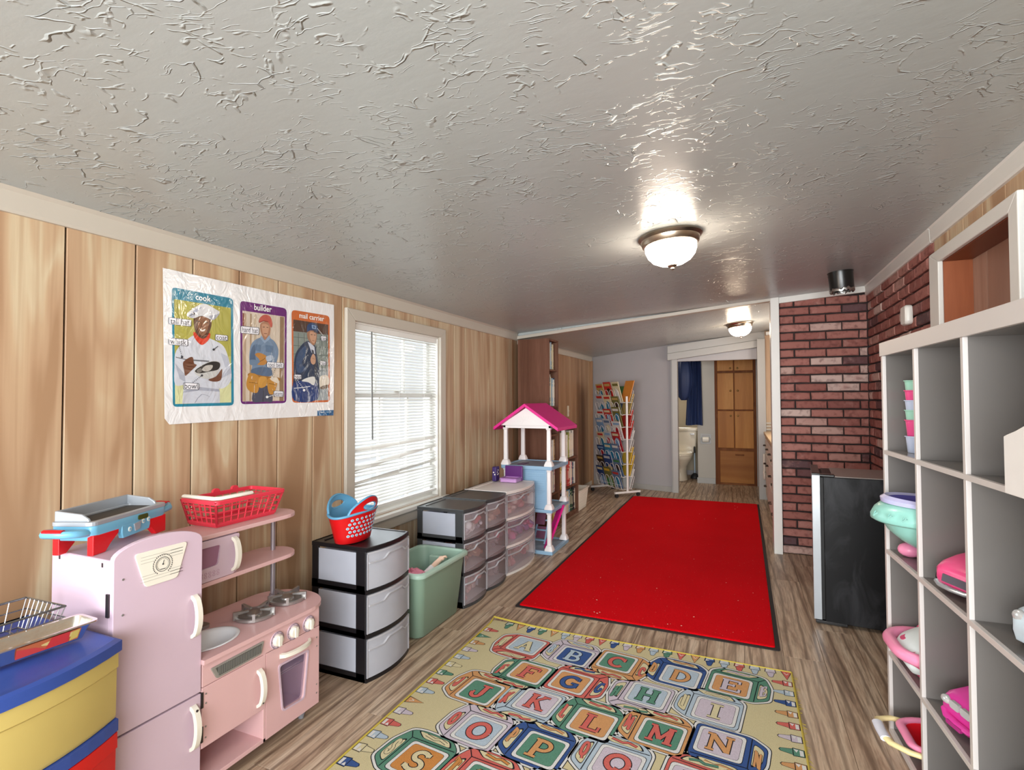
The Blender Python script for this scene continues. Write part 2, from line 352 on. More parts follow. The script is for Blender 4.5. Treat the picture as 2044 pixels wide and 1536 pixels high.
# venetian blind
bl = thing('venetian_blind', 'white slatted venetian blind hanging in the left wall window, some slats crooked', 'blind', (-2.115,2.975,1.75))
t = NT('blind_vinyl'); v = t.coord(); t.set(Base_Color=t.mix(t.noise(v,8,2),'#e6e6e2','#eeeeea'), Roughness=.4); tl_ = t.n('BsdfTranslucent'); tl_.inputs[0].default_value = (.9,.9,.88,1); mx = t.n('MixShader'); mx.inputs[0].default_value = .06
t.l(t.b.outputs[0], mx.inputs[1]); t.l(tl_.outputs[0], mx.inputs[2]); t.l(mx.outputs[0], t.out.inputs[0]); M_SLAT = t.m; M_DGREY = plain('blind_wand_grey', '#6d6e6c', .4)
MB().box(-2.135,2.5,1.715,-2.1,3.45,1.75).build('headrail', M_SLAT, bl, bev=.003)
tl = math.radians(27); sw = .0125
def slat(z, dz0=0, dz1=0, tilt=tl, y0=2.505, y1=3.445):
    dx, dzz = sw*math.cos(tilt), sw*math.sin(tilt); th = .0012; b = MB()
    vs = []
    for y,zz in ((y0,z+dz0),(y1,z+dz1)):
        vs += [(-2.117+dx,y,zz-dzz),(-2.117,y,zz+.0016),(-2.117-dx,y,zz+dzz)]
        vs += [(-2.117-dx,y,zz+dzz-th),(-2.117,y,zz+.0016-th),(-2.117+dx,y,zz-dzz-th)]
    b.add(vs, [(k,(k+1)%6,6+(k+1)%6,6+k) for k in range(6)]+[(5,4,3,2,1,0),(6,7,8,9,10,11)]); return b
s0 = slat(0).build('slat', M_SLAT, bl); zs = [1.705-.0205*k for k in range(52)]
first = True
for k,z in enumerate(zs):
    if k in (34,): slat(z-.004,-.012,.012,math.radians(70)).build('slat', M_SLAT, bl); continue
    if k in (38,): slat(z,-.05,.03,math.radians(75)).build('slat', M_SLAT, bl); continue
    if k in (43,): slat(z,-.03,.02,math.radians(-60)).build('slat', M_SLAT, bl); continue
    o = s0 if first else s0.copy()
    if not first: COL.objects.link(o); WM[o.name] = WM[bl.name]
    first = False; o.location = (0,0,z); o.rotation_euler = (math.radians(rnd.uniform(-.25,.25)+(.5 if k > 44 else 0)),0,0)
    o.location.z += 0
MB().box(-2.13,2.505,.618,-2.104,3.445,.634).build('bottom_rail', M_SLAT, bl, bev=.003)
for y in (2.68,2.975,3.28): MB().tube([(-2.103,y,1.72),(-2.103,y,.63)],.0012,5).build('ladder_cord', M_SLAT, bl)
MB().tube([(-2.092,2.67,1.715),(-2.088,2.675,1.05)],.005,6).build('tilt_wand', M_DGREY, bl)
# ---------------------------------------------------------------- brick walls
wb = struct(MB().box(.29,5.02,0,1.1,5.13,2.25).build('wall_back', M_MORTAR))
wr = MB().box(.954,3.41,0,1.1,5.03,2.3)
wr.box(1.06,-2.3,0,1.1,3.41,2.3); NY0, NY1, NZ0, NZ1 = 2.51, 3.27, 1.50, 1.975
for a in ((-2.3,0,NY0,2.3),(NY1,0,3.41,2.3),(NY0,0,NY1,NZ0),(NY0,NZ1,NY1,2.3)): wr.box(.944,a[0],a[1],1.06,a[2],a[3])
wr = struct(wr.build('wall_right', M_MORTAR))
def brick_mesh(L, seed):
    r = random.Random(seed); H, D, e = .058, .022, .006
    def j(): return r.uniform(-.0022,.0022)
    out = [(-L/2,-H/2),(-L/2+L*.33,-H/2),(L/2-L*.3,-H/2),(L/2,-H/2),(L/2,H/2),(L/2-L*.36,H/2),(-L/2+L*.3,H/2),(-L/2,H/2)]
    out = [(x+j(),z+j()) for x,z in out]
    fr = [(x-e*(1 if x > 0 else -1)*(1 if abs(x) > L*.4 else 0)+j(), z-e*(1 if z > 0 else -1)) for x,z in out]
    b = MB(); b.loft([[(x,0,z) for x,z in out],[(x,-D+.006,z) for x,z in out],[(x,-D+j(),z) for x,z in fr]], False, True); return b
bm = {}
def brick(parent, x, y, z, L, facing):
    key = (round(L,2), rnd.randrange(3))
    if key not in bm:
        o = brick_mesh(L, hash(key) % 99991).build('brick', M_BRICK, None); bm[key] = o
    else: o = bm[key].copy(); COL.objects.link(o)
    o.parent = parent; o.location = (x,y,z); o.rotation_euler = (rnd.uniform(-.02,.02),0,(0 if facing == 'y' else -PI/2)+rnd.uniform(-.012,.012))
CH = .0708
for r in range(31):
    z = .035+r*CH
    if z > 2.13: break
    x = .305 if r % 2 else .305; w = .105 if r % 2 else .218
    while x < .925:
        w2 = min(w, .93-x)
        if w2 > .03: brick(wb, x+w2/2, 5.021, z, round(w2,2), 'y')
        x += w2+.012; w = .218
    y = 5.0-(.0 if r % 2 else .12); w = .218
    if not r % 2: brick(wr, .955, 4.94, z, .1, 'x'); y = 4.88
    while y > 3.42:
        w2 = min(w, y-3.41)
        if w2 > .03: brick(wr, .955, y-w2/2, z, round(w2,2), 'x')
        y -= w2+.012
struct(sbar(MB(), .30, .935, 4.972, 5.0, lambda x: ceil_z(x)+.004, .052).build('trim_5', M_TRIMW, bev=.003))
struct(MB().box(.236,4.95,0,.302,5.13,2.14).build('trim_6', M_TRIMW, bev=.004))     # white end post of the brick wall
crown('trim_7', .934, 3.405, 4.99, 2.105, 2.185, M_TRIMW, -1); crown('trim_8', .934, -2.2, 3.395, 2.105, 2.185, M_TRIMW, -1)
# panelling and niche on the right wall
for a,b in zip([-2.2,-1.9,-1.55,-1.2,-.9,-.6,-.25,.05,.35,.7,1.0,1.3,NY0-.9,1.85,2.1,2.35,2.58,2.79,3.0,3.19],[-1.9,-1.55,-1.2,-.9,-.6,-.25,.05,.35,.7,1.0,1.3,NY0-.9,1.85,2.1,2.35,2.58,2.79,3.0,3.19,3.4]):
    MB().box(.934,a+.003,1.99 if b > 2.5 else 0,.944,b-.003,2.12).build('panel', M_PANEL, wr, bev=.0015, seg=1)
for n_,m_ in (('casing',MB().prism([(3.27,1.5),(3.405,1.5),(3.405,2.035),(3.27,1.975)],'x',.934,.912)),
              ('casing',MB().prism([(2.435,2.035),(2.51,1.975),(3.27,1.975),(3.405,2.035)],'x',.934,.912)),
              ('casing',MB().prism([(2.435,1.5),(2.51,1.5),(2.51,1.975),(2.435,2.035)],'x',.934,.912))): m_.build(n_, M_TRIMW, wr, bev=.004)
MB().box(.934,NY1-.004,NZ0,1.06,NY1+.01,NZ1).build('niche_side', M_NICHE, wr); MB().box(.934,NY0-.01,NZ0,1.06,NY0+.004,NZ1).build('niche_side', M_NICHE, wr)
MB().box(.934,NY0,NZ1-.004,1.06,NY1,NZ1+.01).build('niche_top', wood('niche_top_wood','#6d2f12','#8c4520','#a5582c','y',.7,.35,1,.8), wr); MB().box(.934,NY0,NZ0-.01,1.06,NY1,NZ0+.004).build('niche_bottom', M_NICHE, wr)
M_NB = wood('niche_back_wood', '#85604f', '#9a7563', '#a88877', 'z', .7, .4, 1, .8)
for a,b in ((NY0,2.75),(2.756,3.1),(3.106,NY1)): MB().box(1.05,a,NZ0,1.058,b,NZ1).build('niche_back_board', M_NB, wr)
# ---------------------------------------------------------------- far partition, doorway and rooms behind
wf = MB(); A = Vector((-2.12,7.935,0)); B = Vector((-.86,7.63,0)); d = (B-A).normalized(); nrm = Vector((d.y,-d.x,0))
def along(a, b, z0, z1, th0, th1, fz=None):
    pts = [A+d*a+nrm*th0, A+d*b+nrm*th0, A+d*b+nrm*th1, A+d*a+nrm*th1]
    return [(*p.xy, z0) for p in pts]+[(*p.xy, z1 if fz is None else fz(p.x)) for p in pts]
LW = (B-A).length
wf.hexa(along(0,LW,0,2.2,-.08,0)); wf.box(-.9,7.64,1.8,.36,7.72,2.3); wf.box(.29,7.56,0,1.1,7.64,2.3)
wf = struct(wf.build('wall_far', M_GREYW))
struct(MB().hexa(along(0.03,LW,0,.075,0,.014)).build('baseboard_far', M_GREYT, bev=.003))
struct(MB().hexa(along(0.03,LW-.03,0,1,0,.01,lambda x: ceil_far(x)-.001)[:4]+[(p[0],p[1],ceil_far(p[0])-.03) for p in along(0.03,LW-.03,0,1,0,.012)][:4]).build('trim_9', M_GREYW) if False else MB().box(-2.09,7.86,0,-2.06,7.9,1.86).build('trim_9', M_PANELDK))
door = struct(MB().box(-.887,7.60,0,-.80,7.72,2.0).build('door_1', M_GREYT, bev=.003))
MB().box(-.872,7.588,0,-.80,7.60,1.9).build('door_stop', M_GREYT, door, bev=.003)
MB().box(.196,7.50,0,.29,7.72,2.05).build('door_post', M_GREYT, door, bev=.003)
def hdr(dz0, dz1, y0, y1):
    f = lambda x: 1.99+.121*(x+.92)
    x0,x1 = -.925,.30
    return MB().hexa([(x0,y0,f(x0)+dz0),(x1,y0,f(x1)+dz0),(x1,y1,f(x1)+dz0),(x0,y1,f(x0)+dz0),(x0,y0,f(x0)+dz1),(x1,y0,f(x1)+dz1),(x1,y1,f(x1)+dz1),(x0,y1,f(x0)+dz1)])
hdr(-.178,-.085,7.56,7.62).build('door_header', M_GREYT, door, bev=.003); hdr(-.083,.02,7.57,7.62).build('door_header', M_GREYT, door, bev=.003)
# kitchenette end wall
for k in range(3): MB().box(.29+.21*k,7.552,.0,.497+.21*k,7.56,2.16).build('panel', M_PANEL, wf)
for z in (.89,.93,.97): MB().box(.29,7.538,z-.012,.93,7.552,z+.012).build('backsplash_rail', M_TRIM, wf, bev=.003)
struct(MB().box(.30,7.44,2.09,.42,7.55,2.13).build('trim_10', M_TRIMW, bev=.003))
struct(MB().box(.95,5.1,0,1.06,9.6,2.4).build('wall_kitchenette', M_PANEL))
# bathroom
struct(MB().box(-1.5,9.45,0,1.1,9.55,2.4).build('wall_bathroom', plain('bathroom_paint','#b3a58c',.5,var=.05,scale=3)))
struct(MB().box(-.617,8.6,0,-.367,9.45,2.3).build('wall_bathroom_side', plain('bathroom_grey','#b1aba0',.5,var=.05,scale=3)))
struct(MB().box(-.63,8.588,0,-.367,8.6,.085).build('baseboard_bathroom', M_GREYT, bev=.003))
struct(MB().box(.205,8.58,0,.95,8.7,2.4).build('wall_cabinet_side', M_GREYT))
struct(MB().box(-1.62,7.92,0,-1.5,9.55,2.4).build('wall_bathroom_left', M_GREYW))
struct(MB().box(-1.5,9.43,.0,-.63,9.45,.08).build('baseboard_bathroom_back', M_GREYW, bev=.003))
# wall behind the camera
struct(MB().box(-2.2,-2.32,0,1.2,-2.2,2.4).build('wall_front', M_PANEL))
# ---------------------------------------------------------------- ceiling lights
M_NICKEL = plain('brushed_nickel', '#b9ab9a', .28, 1, var=.1)
def emit(name, col, s):
    t = NT(name); f = t.noise(t.coord(), 8, 2); t.set(Base_Color='#fff6e6', Emission_Color=t.mix(f, col, col), Emission_Strength=s, Roughness=.3); return t.m
M_DOME = emit('lit_glass_dome', '#ffebd6', 46); M_DOME2 = emit('lit_glass_dome_far', '#ffe6c8', 38)
def ceiling_light(x, y, zc, slope, R, label, dome, finial=True):
    o = thing('ceiling_light', label, 'light', (x,y,zc)); o['group'] = 'flush ceiling lights'
    tilt = Matrix.Translation((x,y,zc)) @ Matrix.Rotation(-math.atan(slope),4,'Y')
    b = MB(); b.T = tilt; b.lathe([(R*.72,.0),(R*1.0,.002),(R*1.02,-.008),(R*.97,-.016),(R*.93,-.02),(R*.9,-.042),(R*.86,-.048),(R*.8,-.05),(R*.8,-.03)], n=40, caps=False); b.build('base_ring', M_NICKEL, o, smooth=40)
    b = MB(); b.T = tilt; b.lathe([(R*.82,-.045),(R*.81,-.07),(R*.74,-.098),(R*.6,-.122),(R*.4,-.138),(R*.2,-.145),(.005,-.147)], n=40, caps=False); b.build('glass_dome', dome, o, smooth=80)
    if finial:
        b = MB(); b.T = tilt; b.lathe([(.003,-.143),(.024,-.146),(.02,-.152),(.008,-.156),(.009,-.163),(.005,-.169),(.001,-.171)], n=16); b.build('finial', M_NICKEL, o, smooth=40)
    return o
ceiling_light(-.31, 2.68, ceil_z(-.31), .0735, .15, 'nickel rimmed dome light on the ceiling above the rugs', M_DOME)
ceiling_light(-.005, 6.38, ceil_far(-.005), .097, .142, 'dome light on the lower ceiling near the built-in wooden cabinet', M_DOME2)
ceiling_light(-.45, -.75, ceil_z(-.45), .0735, .15, 'dome light on the ceiling behind the viewer', M_DOME)
# ---------------------------------------------------------------- stub of stove pipe, small white box
M_BLACK = plain('black_enamel', '#141414', .28, var=.2)
o = thing('stove_pipe', 'short black stove pipe stub hanging from the ceiling before the bricks', 'pipe', (.64,4.25,2.16))
b = MB(); b.T = Matrix.Translation((.64,4.25,2.17)) @ Matrix.Rotation(-.07,4,'Y'); b.lathe([(.082,0),(.08,-.01),(.076,-.02),(.074,-.13),(.07,-.13),(.07,0)], n=32); b.build('pipe', M_BLACK, o, smooth=40)
b = MB(); b.T = Matrix.Translation((.64,4.25,2.17)) @ Matrix.Rotation(-.07,4,'Y')
b.loft([[(r*math.cos(2*PI*k/32),r*math.sin(2*PI*k/32),z+.006*math.sin(k*2.7)+.004*math.sin(k*5.1)) for k in range(32)] for r,z in ((.0745,-.128),(.0765,-.134),(.0762,-.147),(.068,-.146),(.068,-.13))], False, False); b.build('foil_end', plain('crumpled_foil','#b9b8b4',.3,1,bump=.8,bscale=40), o)
o = tag(MB().loft([[(x,3.84+(y)*s,1.785+z*s) for y,z in rrect(-.055,-.058,.055,.058,.022,4)] for x,s in ((.933,.94),(.925,1),(.905,1),(.895,.86))]).build('wall_sensor', plain('white_sensor_plastic','#e6e4dd',.35), smooth=40), 'small rounded white box fixed to the bricks above the cube shelf', 'sensor')
# ---------------------------------------------------------------- poster
M_SHEET = flatmat('#e9e8e8', .22, 1)
PX = -2.086
ps = thing('wall_poster', 'white laminated jobs poster with three framed pictures on the panelled wall', 'poster', (PX,1.85,1.2))
def q(x, y): v = at(300+x*.23433, 500+y*.23433, 0, PX+.002); return (v.y, v.z)
sheet = [q(110,147),q(480,228),q(800,300),q(1190,385),q(1565,462),q(1567,900),(q(1562,1400)),q(1100,1425),q(640,1450),q(165,1480),q(125,1430),q(117,800)]
MB().prism(sheet,'x',PX,PX+.0016).build('sheet', M_SHEET, ps)
class PR:                                 # flat print: coloured outlines in thin layers on one plane
    def __init__(s, to3): s.mb = MB(); s.mats = []; s.to3 = to3; s.k = 0
    def mi(s, col):
        if col not in s.mats: s.mats.append(col)
        return s.mats.index(col)
    def poly(s, pts, col, up=True):
        if up: s.k += 1
        s.mb.add([s.to3(x,y,s.k) for x,y in pts], [tuple(range(len(pts)))], s.mi(col)); return s
    def line(s, pts, w, col, closed=False):
        s.k += 1; P = [Vector(p) for p in pts]; 
        if closed: P = P+[P[0]]
        for a,b in zip(P,P[1:]):
            d = b-a
            if d.length < 1e-9: continue
            n = Vector((-d.y,d.x)).normalized()*w/2
            s.k += .06; s.poly([a-n,b-n,b+n,a+n], col, False)
        for p in P[1:-1]: s.k += .06; s.poly([(p.x+w/2*math.cos(2*PI*i/8), p.y+w/2*math.sin(2*PI*i/8)) for i in range(8)], col, False)
        return s
    def dot(s, x, y, r, col, ry=None, n=14):
        return s.poly([(x+r*math.cos(2*PI*i/n), y+(ry or r)*math.sin(2*PI*i/n)) for i in range(n)], col)
    def text(s, txt, cx, cy, h, col, wid=None, skew=0.0, bold=False):
        cu = bpy.data.curves.new('lettering','FONT'); cu.body = txt; cu.align_x = 'CENTER'; cu.align_y = 'CENTER'; cu.size = 1; cu.resolution_u = 3
        if bold: cu.offset = .018
        ob = bpy.data.objects.new('lettering', cu); COL.objects.link(ob)
        dg = bpy.context.evaluated_depsgraph_get(); me = bpy.data.meshes.new_from_object(ob.evaluated_get(dg))
        xs = [v.co.x for v in me.vertices]; ww = max(xs)-min(xs); k = h*1.35; kx = wid/ww if wid else k
        s.k += 1
        s.mb.add([s.to3(cx+v.co.x*kx, cy-v.co.y*k+skew*v.co.x*kx, s.k) for v in me.vertices], [tuple(p.vertices) for p in me.polygons], s.mi(col))
        bpy.data.meshes.remove(me); bpy.data.objects.remove(ob); bpy.data.curves.remove(cu); return s
    def build(s, name, parent, bumpy=0, rough=.3):
        # turn every face towards the side the layers grow to
        n = Vector(s.to3(0,0,2))-Vector(s.to3(0,0,1))
        for i,f in enumerate(s.mb.f):
            p = [s.mb.v[k] for k in f]; nn = Vector((0,0,0))
            for a,b in zip(p,p[1:]+p[:1]): nn += Vector(a).cross(Vector(b))
            if nn.dot(n) < 0: s.mb.f[i] = tuple(reversed(f))
        return s.mb.build(name, [flatmat(c, rough, bumpy) for c in s.mats], parent)
def p3(x, y, k): v = at(300+x*.23433, 500+y*.23433, 0, PX+.002+.00005*k); return (v.x, v.y, v.z)
def bez(*P):                              # smooth closed outline through points
    out = []; n = len(P)
    for i in range(n):
        a,b,c,d = [Vector(P[(i+j) % n]) for j in (-1,0,1,2)]
        for k in range(4):
            t = k/4; out.append(tuple(.5*((2*b)+(-a+c)*t+(2*a-5*b+4*c-d)*t*t+(-a+3*b-3*c+d)*t**3)))
    return out
def tagbox(p, x0,y0,x1,y1,x2,y2,x3,y3,txt,h,skew=.09):
    o = [(x0,y0),(x1,y1),(x2,y2),(x3,y3)]; c = (sum(a for a,_ in o)/4, sum(b for _,b in o)/4)
    p.poly(rpoly(o,12), '#3b3f4a'); p.poly(rpoly([(c[0]+(a-c[0])*(1-10/max(60,abs(a-c[0])*2)), c[1]+(b-c[1])*.88) for a,b in o],10), '#e4e4ea')
    p.text(txt, c[0], c[1], h, '#2b2d36', wid=abs(x1-x0)*.82, skew=skew)
def frame(p, o, w, col, wh='#e3e6ea'):
    c = (sum(a for a,_ in o)/4, sum(b for _,b in o)/4)
    g = lambda d: rpoly([(a+(d if a < c[0] else -d), b+(d if b < c[1] else -d)) for a,b in o], 34-d)
    p.poly(g(-7), wh); p.poly(g(0), col)
# cook
p = PR(p3); frame(p, [(183,310),(706,408),(712,1318),(192,1330)], 0, '#2a7f98')
p.poly([(203,412),(686,488),(690,1292),(212,1306)], '#a9a44c'); p.poly([(207,900),(688,900),(690,1292),(212,1306)], '#b9b76f'); p.poly([(209,1130),(689,1130),(690,1292),(212,1306)], '#cdcf9e')
p.poly(bez((212,1140),(206,980),(222,850),(330,745),(400,715),(500,745),(610,800),(655,880),(690,1030),(680,1120),(610,1175),(520,1150),(400,1130),(300,1140)), '#ccd0d9')
p.poly([(272,1302),(282,1180),(400,1060),(560,1080),(592,1200),(592,1296)], '#c6cad4'); p.poly([(290,1190),(420,1160),(585,1180),(590,1200),(420,1190),(280,1210)], '#a3a7b5')
p.line([(380,1296),(405,1255),(440,1222)], 7, '#9a9eac'); p.line([(440,1222),(470,1228),(505,1242)], 5, '#a6aab6'); p.poly([(600,870),(640,1000),(600,1090),(690,1045),(660,900)], '#b4b9c6'); p.poly([(212,960),(290,1050),(300,1120),(250,1090)], '#a9aebb')
p.poly(bez((372,690),(378,745),(438,803),(500,755),(506,700),(440,735)), '#cf3a20')
p.poly(bez((372,560),(380,680),(430,745),(480,735),(515,660),(522,590),(500,555),(430,540)), '#5b3a2a'); p.poly(bez((410,580),(408,680),(440,725),(475,700),(500,620),(490,575),(445,560)), '#8a5f45')
p.poly(bez((416,656),(438,676),(468,666),(460,684),(434,686)), '#efe6dc'); p.line([(395,600),(425,605)],7,'#2a1a14'); p.line([(455,606),(490,612)],7,'#2a1a14'); p.line([(436,610),(432,645),(450,650)],5,'#5b3a2a')
p.poly(bez((372,575),(318,560),(318,530),(400,470),(470,455),(560,500),(590,530),(540,590),(480,570),(430,555)), '#d6d7da'); p.poly(bez((500,560),(540,590),(590,535),(560,545)), '#a6a9b4'); p.poly(bez((330,555),(385,500),(440,480),(400,520),(360,570)), '#aeb3c4')
p.line([(218,905),(330,930),(500,942)], 12, '#6d6f74'); p.line([(222,902),(330,926)], 4, '#d9dadc')
p.poly(bez((278,960),(300,930),(345,905),(365,915),(372,960),(395,975),(350,1020),(300,1065),(290,1030)), '#6b4331'); p.line([(320,950),(360,962)],5,'#4a2c20'); p.line([(315,985),(370,990)],5,'#4a2c20')
p.poly(bez((495,1098),(560,1070),(605,1010),(612,1020),(600,1100),(540,1115)), '#6b4331')
p.poly(bez((372,1030),(420,985),(500,945),(570,940),(590,960),(580,1030),(540,1080),(480,1090),(420,1075)), '#c2c2c0'); p.poly(bez((380,1025),(430,985),(520,945),(590,955),(580,1010),(500,1030),(420,1045)), '#2e2d2c'); p.poly(bez((440,1015),(470,980),(530,975),(520,1010),(480,1030)), '#b9b5ae'); p.poly(bez((395,1020),(430,1000),(440,1025),(410,1040)), '#77746f')
tagbox(p,155,565,352,590,350,648,155,625,'tall hat',52); tagbox(p,155,740,322,755,322,815,155,800,'whisk',52); tagbox(p,552,710,662,722,662,770,552,765,'coat',46); tagbox(p,280,1122,416,1128,414,1186,280,1182,'bowl',52,.02)
for a,b,c,d in ((245,815,270,905),(365,1120,440,1062),(330,560,370,535),(575,815,540,842)):
    for k in range(7): p.dot(a+(c-a)*k/6, b+(d-b)*k/6, 4, '#26282e', n=6)
    p.dot(c,d,10,'#2f323a')
p.text('cook', 448, 405, 50, '#f2f2f0', wid=130, skew=.16, bold=True); p.build('printed_cook', ps, 1)
# builder
p = PR(p3); frame(p, [(765,425),(1162,492),(1160,1298),(770,1308)], 0, '#66246e')
p.poly([(785,510),(1145,562),(1142,1278),(785,1284)], '#cdbfae')
for x,w,c in ((790,28,'#b39c84'),(850,14,'#a78e72'),(885,20,'#b8a791'),(1105,34,'#8d7458'),(1060,12,'#c9bba8')): p.poly([(x,530+(x-785)*.1),(x+w,530+(x+w-785)*.1),(x+w-4,1280),(x-6,1280)], c)
p.poly([(786,530),(800,532),(796,700),(786,700)],'#7a3a30')
p.poly(bez((872,1285),(880,1180),(890,1150),(1000,1150),(1035,1180),(1040,1285),(990,1285)), '#4b4e5e'); p.line([(965,1190),(960,1284)],6,'#2c2e3a')
p.poly(bez((845,960),(848,840),(880,770),(950,738),(1020,745),(1070,790),(1092,860),(1075,950),(1030,1010),(1040,1060),(960,1075),(862,1055),(868,980)), '#7187a0'); p.poly(bez((850,950),(856,850),(890,800),(895,900),(900,960)), '#4f637d'); p.poly([(895,795),(945,805),(940,860),(895,850)], '#5d7590'); p.poly([(980,800),(1050,812),(1046,870),(985,862)], '#5d7590'); p.poly(bez((865,1010),(950,990),(1030,1010),(1030,1060),(950,1072),(870,1050)), '#526782')
p.poly(bez((892,885),(930,870),(990,900),(990,960),(950,975),(900,965),(930,930)), '#b7803f'); p.line([(900,960),(960,930),(990,905)],5,'#7d5324'); p.poly(bez((985,905),(1035,890),(1050,920),(1000,945)), '#a9b6c6'); p.poly(bez((850,930),(900,930),(935,940),(900,975),(855,970)), '#6b8199')
p.poly(bez((940,620),(940,690),(975,760),(1010,740),(1025,650),(1000,605)), '#a67a60'); p.poly(bez((955,625),(955,690),(980,735),(1000,710),(1008,640)), '#c09478'); p.line([(958,650),(975,650)],5,'#4a3328'); p.line([(990,652),(1006,654)],5,'#4a3328'); p.line([(968,705),(995,707)],5,'#7d4b3d'); p.poly([(945,720),(975,768),(1012,720),(1025,745),(975,790),(935,745)], '#8ba0b8')
p.poly(bez((925,610),(935,570),(975,545),(1020,560),(1040,620),(1030,655),(1000,605),(960,598)), '#b5574a'); p.line([(928,612),(965,597),(1005,605)],8,'#8f3c33')
p.poly(bez((850,1040),(950,1065),(1090,1080),(1080,1110),(850,1075)), '#9a6a2c'); p.poly(bez((850,1045),(925,1075),(915,1205),(840,1190),(818,1130)), '#b98438'); p.poly(bez((925,1080),(990,1080),(985,1150),(930,1165)), '#c18e42'); p.poly(bez((1000,1090),(1080,1100),(1060,1200),(1030,1225),(1005,1200)), '#b98438'); p.poly(bez((1020,1085),(1080,1080),(1095,1130),(1040,1110)), '#d8cdbb'); p.line([(840,1120),(915,1130)],5,'#7d561c'); p.line([(1010,1130),(1065,1140)],5,'#7d561c')
tagbox(p,768,638,930,655,928,718,768,702,'hard hat',46); tagbox(p,990,945,1140,955,1138,1003,990,995,'tool belt',42,.06); tagbox(p,1048,1192,1138,1196,1136,1246,1048,1242,'jeans',42,.03)
for k in range(6): p.dot(1065-30*k/5,1005+75*k/5,4,'#5c5a58',n=6); p.dot(1046-50*k/5,1232+14*k/5,4,'#e8e8e8',n=6)
p.dot(995,1246,11,'#eeeeee'); p.dot(1038,1080,9,'#d9d4cc')
p.text('builder', 958, 492, 52, '#f2f2f0', wid=150, skew=.14, bold=True); p.build('printed_builder', ps, 1)
# mail carrier
p = PR(p3); frame(p, [(1203,502),(1528,555),(1530,1290),(1208,1296)], 0, '#c4652f')
p.poly([(1218,585),(1516,630),(1516,1272),(1222,1278)], '#7f8a84'); p.poly([(1218,585),(1516,630),(1516,718),(1218,685)], '#4e372c'); p.poly([(1405,1000),(1516,1000),(1516,1272),(1405,1275)], '#98a0a3')
for k in range(5): p.line([(1220,735+k*72),(1514,760+k*66)],4,'#525c58')
for x in (1262,1312,1412,1462,1500): p.line([(x,700),(x,1020)],4,'#525c58')
p.poly(bez((1222,1060),(1232,900),(1275,820),(1335,770),(1400,800),(1420,900),(1445,1060),(1440,1150),(1420,1270),(1225,1272)), '#27374f'); p.poly(bez((1240,960),(1262,870),(1320,810),(1330,870),(1290,960),(1330,1010),(1260,1040)), '#3a4f6e'); p.poly(bez((1395,840),(1410,900),(1420,1000),(1410,1080),(1390,960)), '#1a2638'); p.poly([(1340,775),(1375,870),(1405,880),(1398,820),(1370,790)], '#c5cbd8'); p.poly([(1372,840),(1392,850),(1402,920),(1382,900)], '#2b3040')
p.poly(bez((1340,680),(1342,750),(1385,805),(1410,780),(1418,715),(1395,685)), '#9a7056'); p.poly(bez((1362,690),(1362,750),(1390,790),(1408,760),(1410,710)), '#bf9478'); p.line([(1366,715),(1382,716)],5,'#3a2a22'); p.line([(1394,718),(1408,720)],5,'#3a2a22'); p.line([(1378,765),(1400,768)],4,'#7d4b3d')
p.poly(bez((1335,690),(1338,635),(1375,615),(1420,635),(1430,685),(1400,678),(1360,680)), '#26406a'); p.poly([(1375,632),(1412,640),(1412,668),(1378,662)], '#7f9fc8'); p.poly([(1385,642),(1404,646),(1404,660),(1386,656)], '#27406a'); p.poly(bez((1400,678),(1432,690),(1425,702),(1395,690)), '#1a2a45')
p.poly(bez((1365,920),(1385,880),(1405,900),(1408,950),(1390,970),(1370,955)), '#bf9478'); p.line([(1380,915),(1402,925)],4,'#8a6248')
p.poly(bez((1222,1125),(1340,1110),(1420,1140),(1415,1272),(1225,1275)), '#223a70'); p.line([(1225,1172),(1300,1165),(1362,1155)],7,'#c9cdd6'); p.poly(bez((1290,1110),(1330,1085),(1400,1075),(1395,1145),(1345,1120)), '#d9d9d6')
p.poly(bez((1445,1075),(1500,1060),(1522,1090),(1520,1140),(1470,1175),(1442,1160)), '#d6cdbd'); p.poly(bez((1450,1160),(1510,1140),(1505,1170),(1460,1180)), '#6b5a4a')
tagbox(p,1448,724,1504,730,1502,772,1450,768,'cap',36,.05); tagbox(p,1440,938,1502,942,1500,978,1440,974,'mail',34,.04); tagbox(p,1218,1052,1292,1056,1290,1098,1218,1094,'bag',40,.03)
for k in range(7): p.dot(1425+45*k/6,665+55*k/6,4,'#e0e0e0',n=6); p.dot(1478,985+90*k/6,4,'#c9c9c9',n=6); p.dot(1256+54*k/6,1105+78*k/6,4,'#e8e8e8',n=6)
p.dot(1310,1188,11,'#f0f0f0'); p.dot(1476,1082,11,'#e8e4dc',n=12)
p.text('mail carrier', 1374, 568, 44, '#f4efe8', wid=212, skew=.15, bold=True); p.build('printed_mail_carrier', ps, 1)
p = PR(p3); p.poly([(1424,1362),(1561,1356),(1560,1402),(1421,1406)], '#1f5d8c'); p.text('Teach', 1460, 1375, 13, '#e8eef2', wid=34, skew=-.02, bold=True); p.text('labels', 1520, 1373, 11, '#c8d8e4', wid=44, skew=-.02); p.build('blue_corner_label', ps, 1)
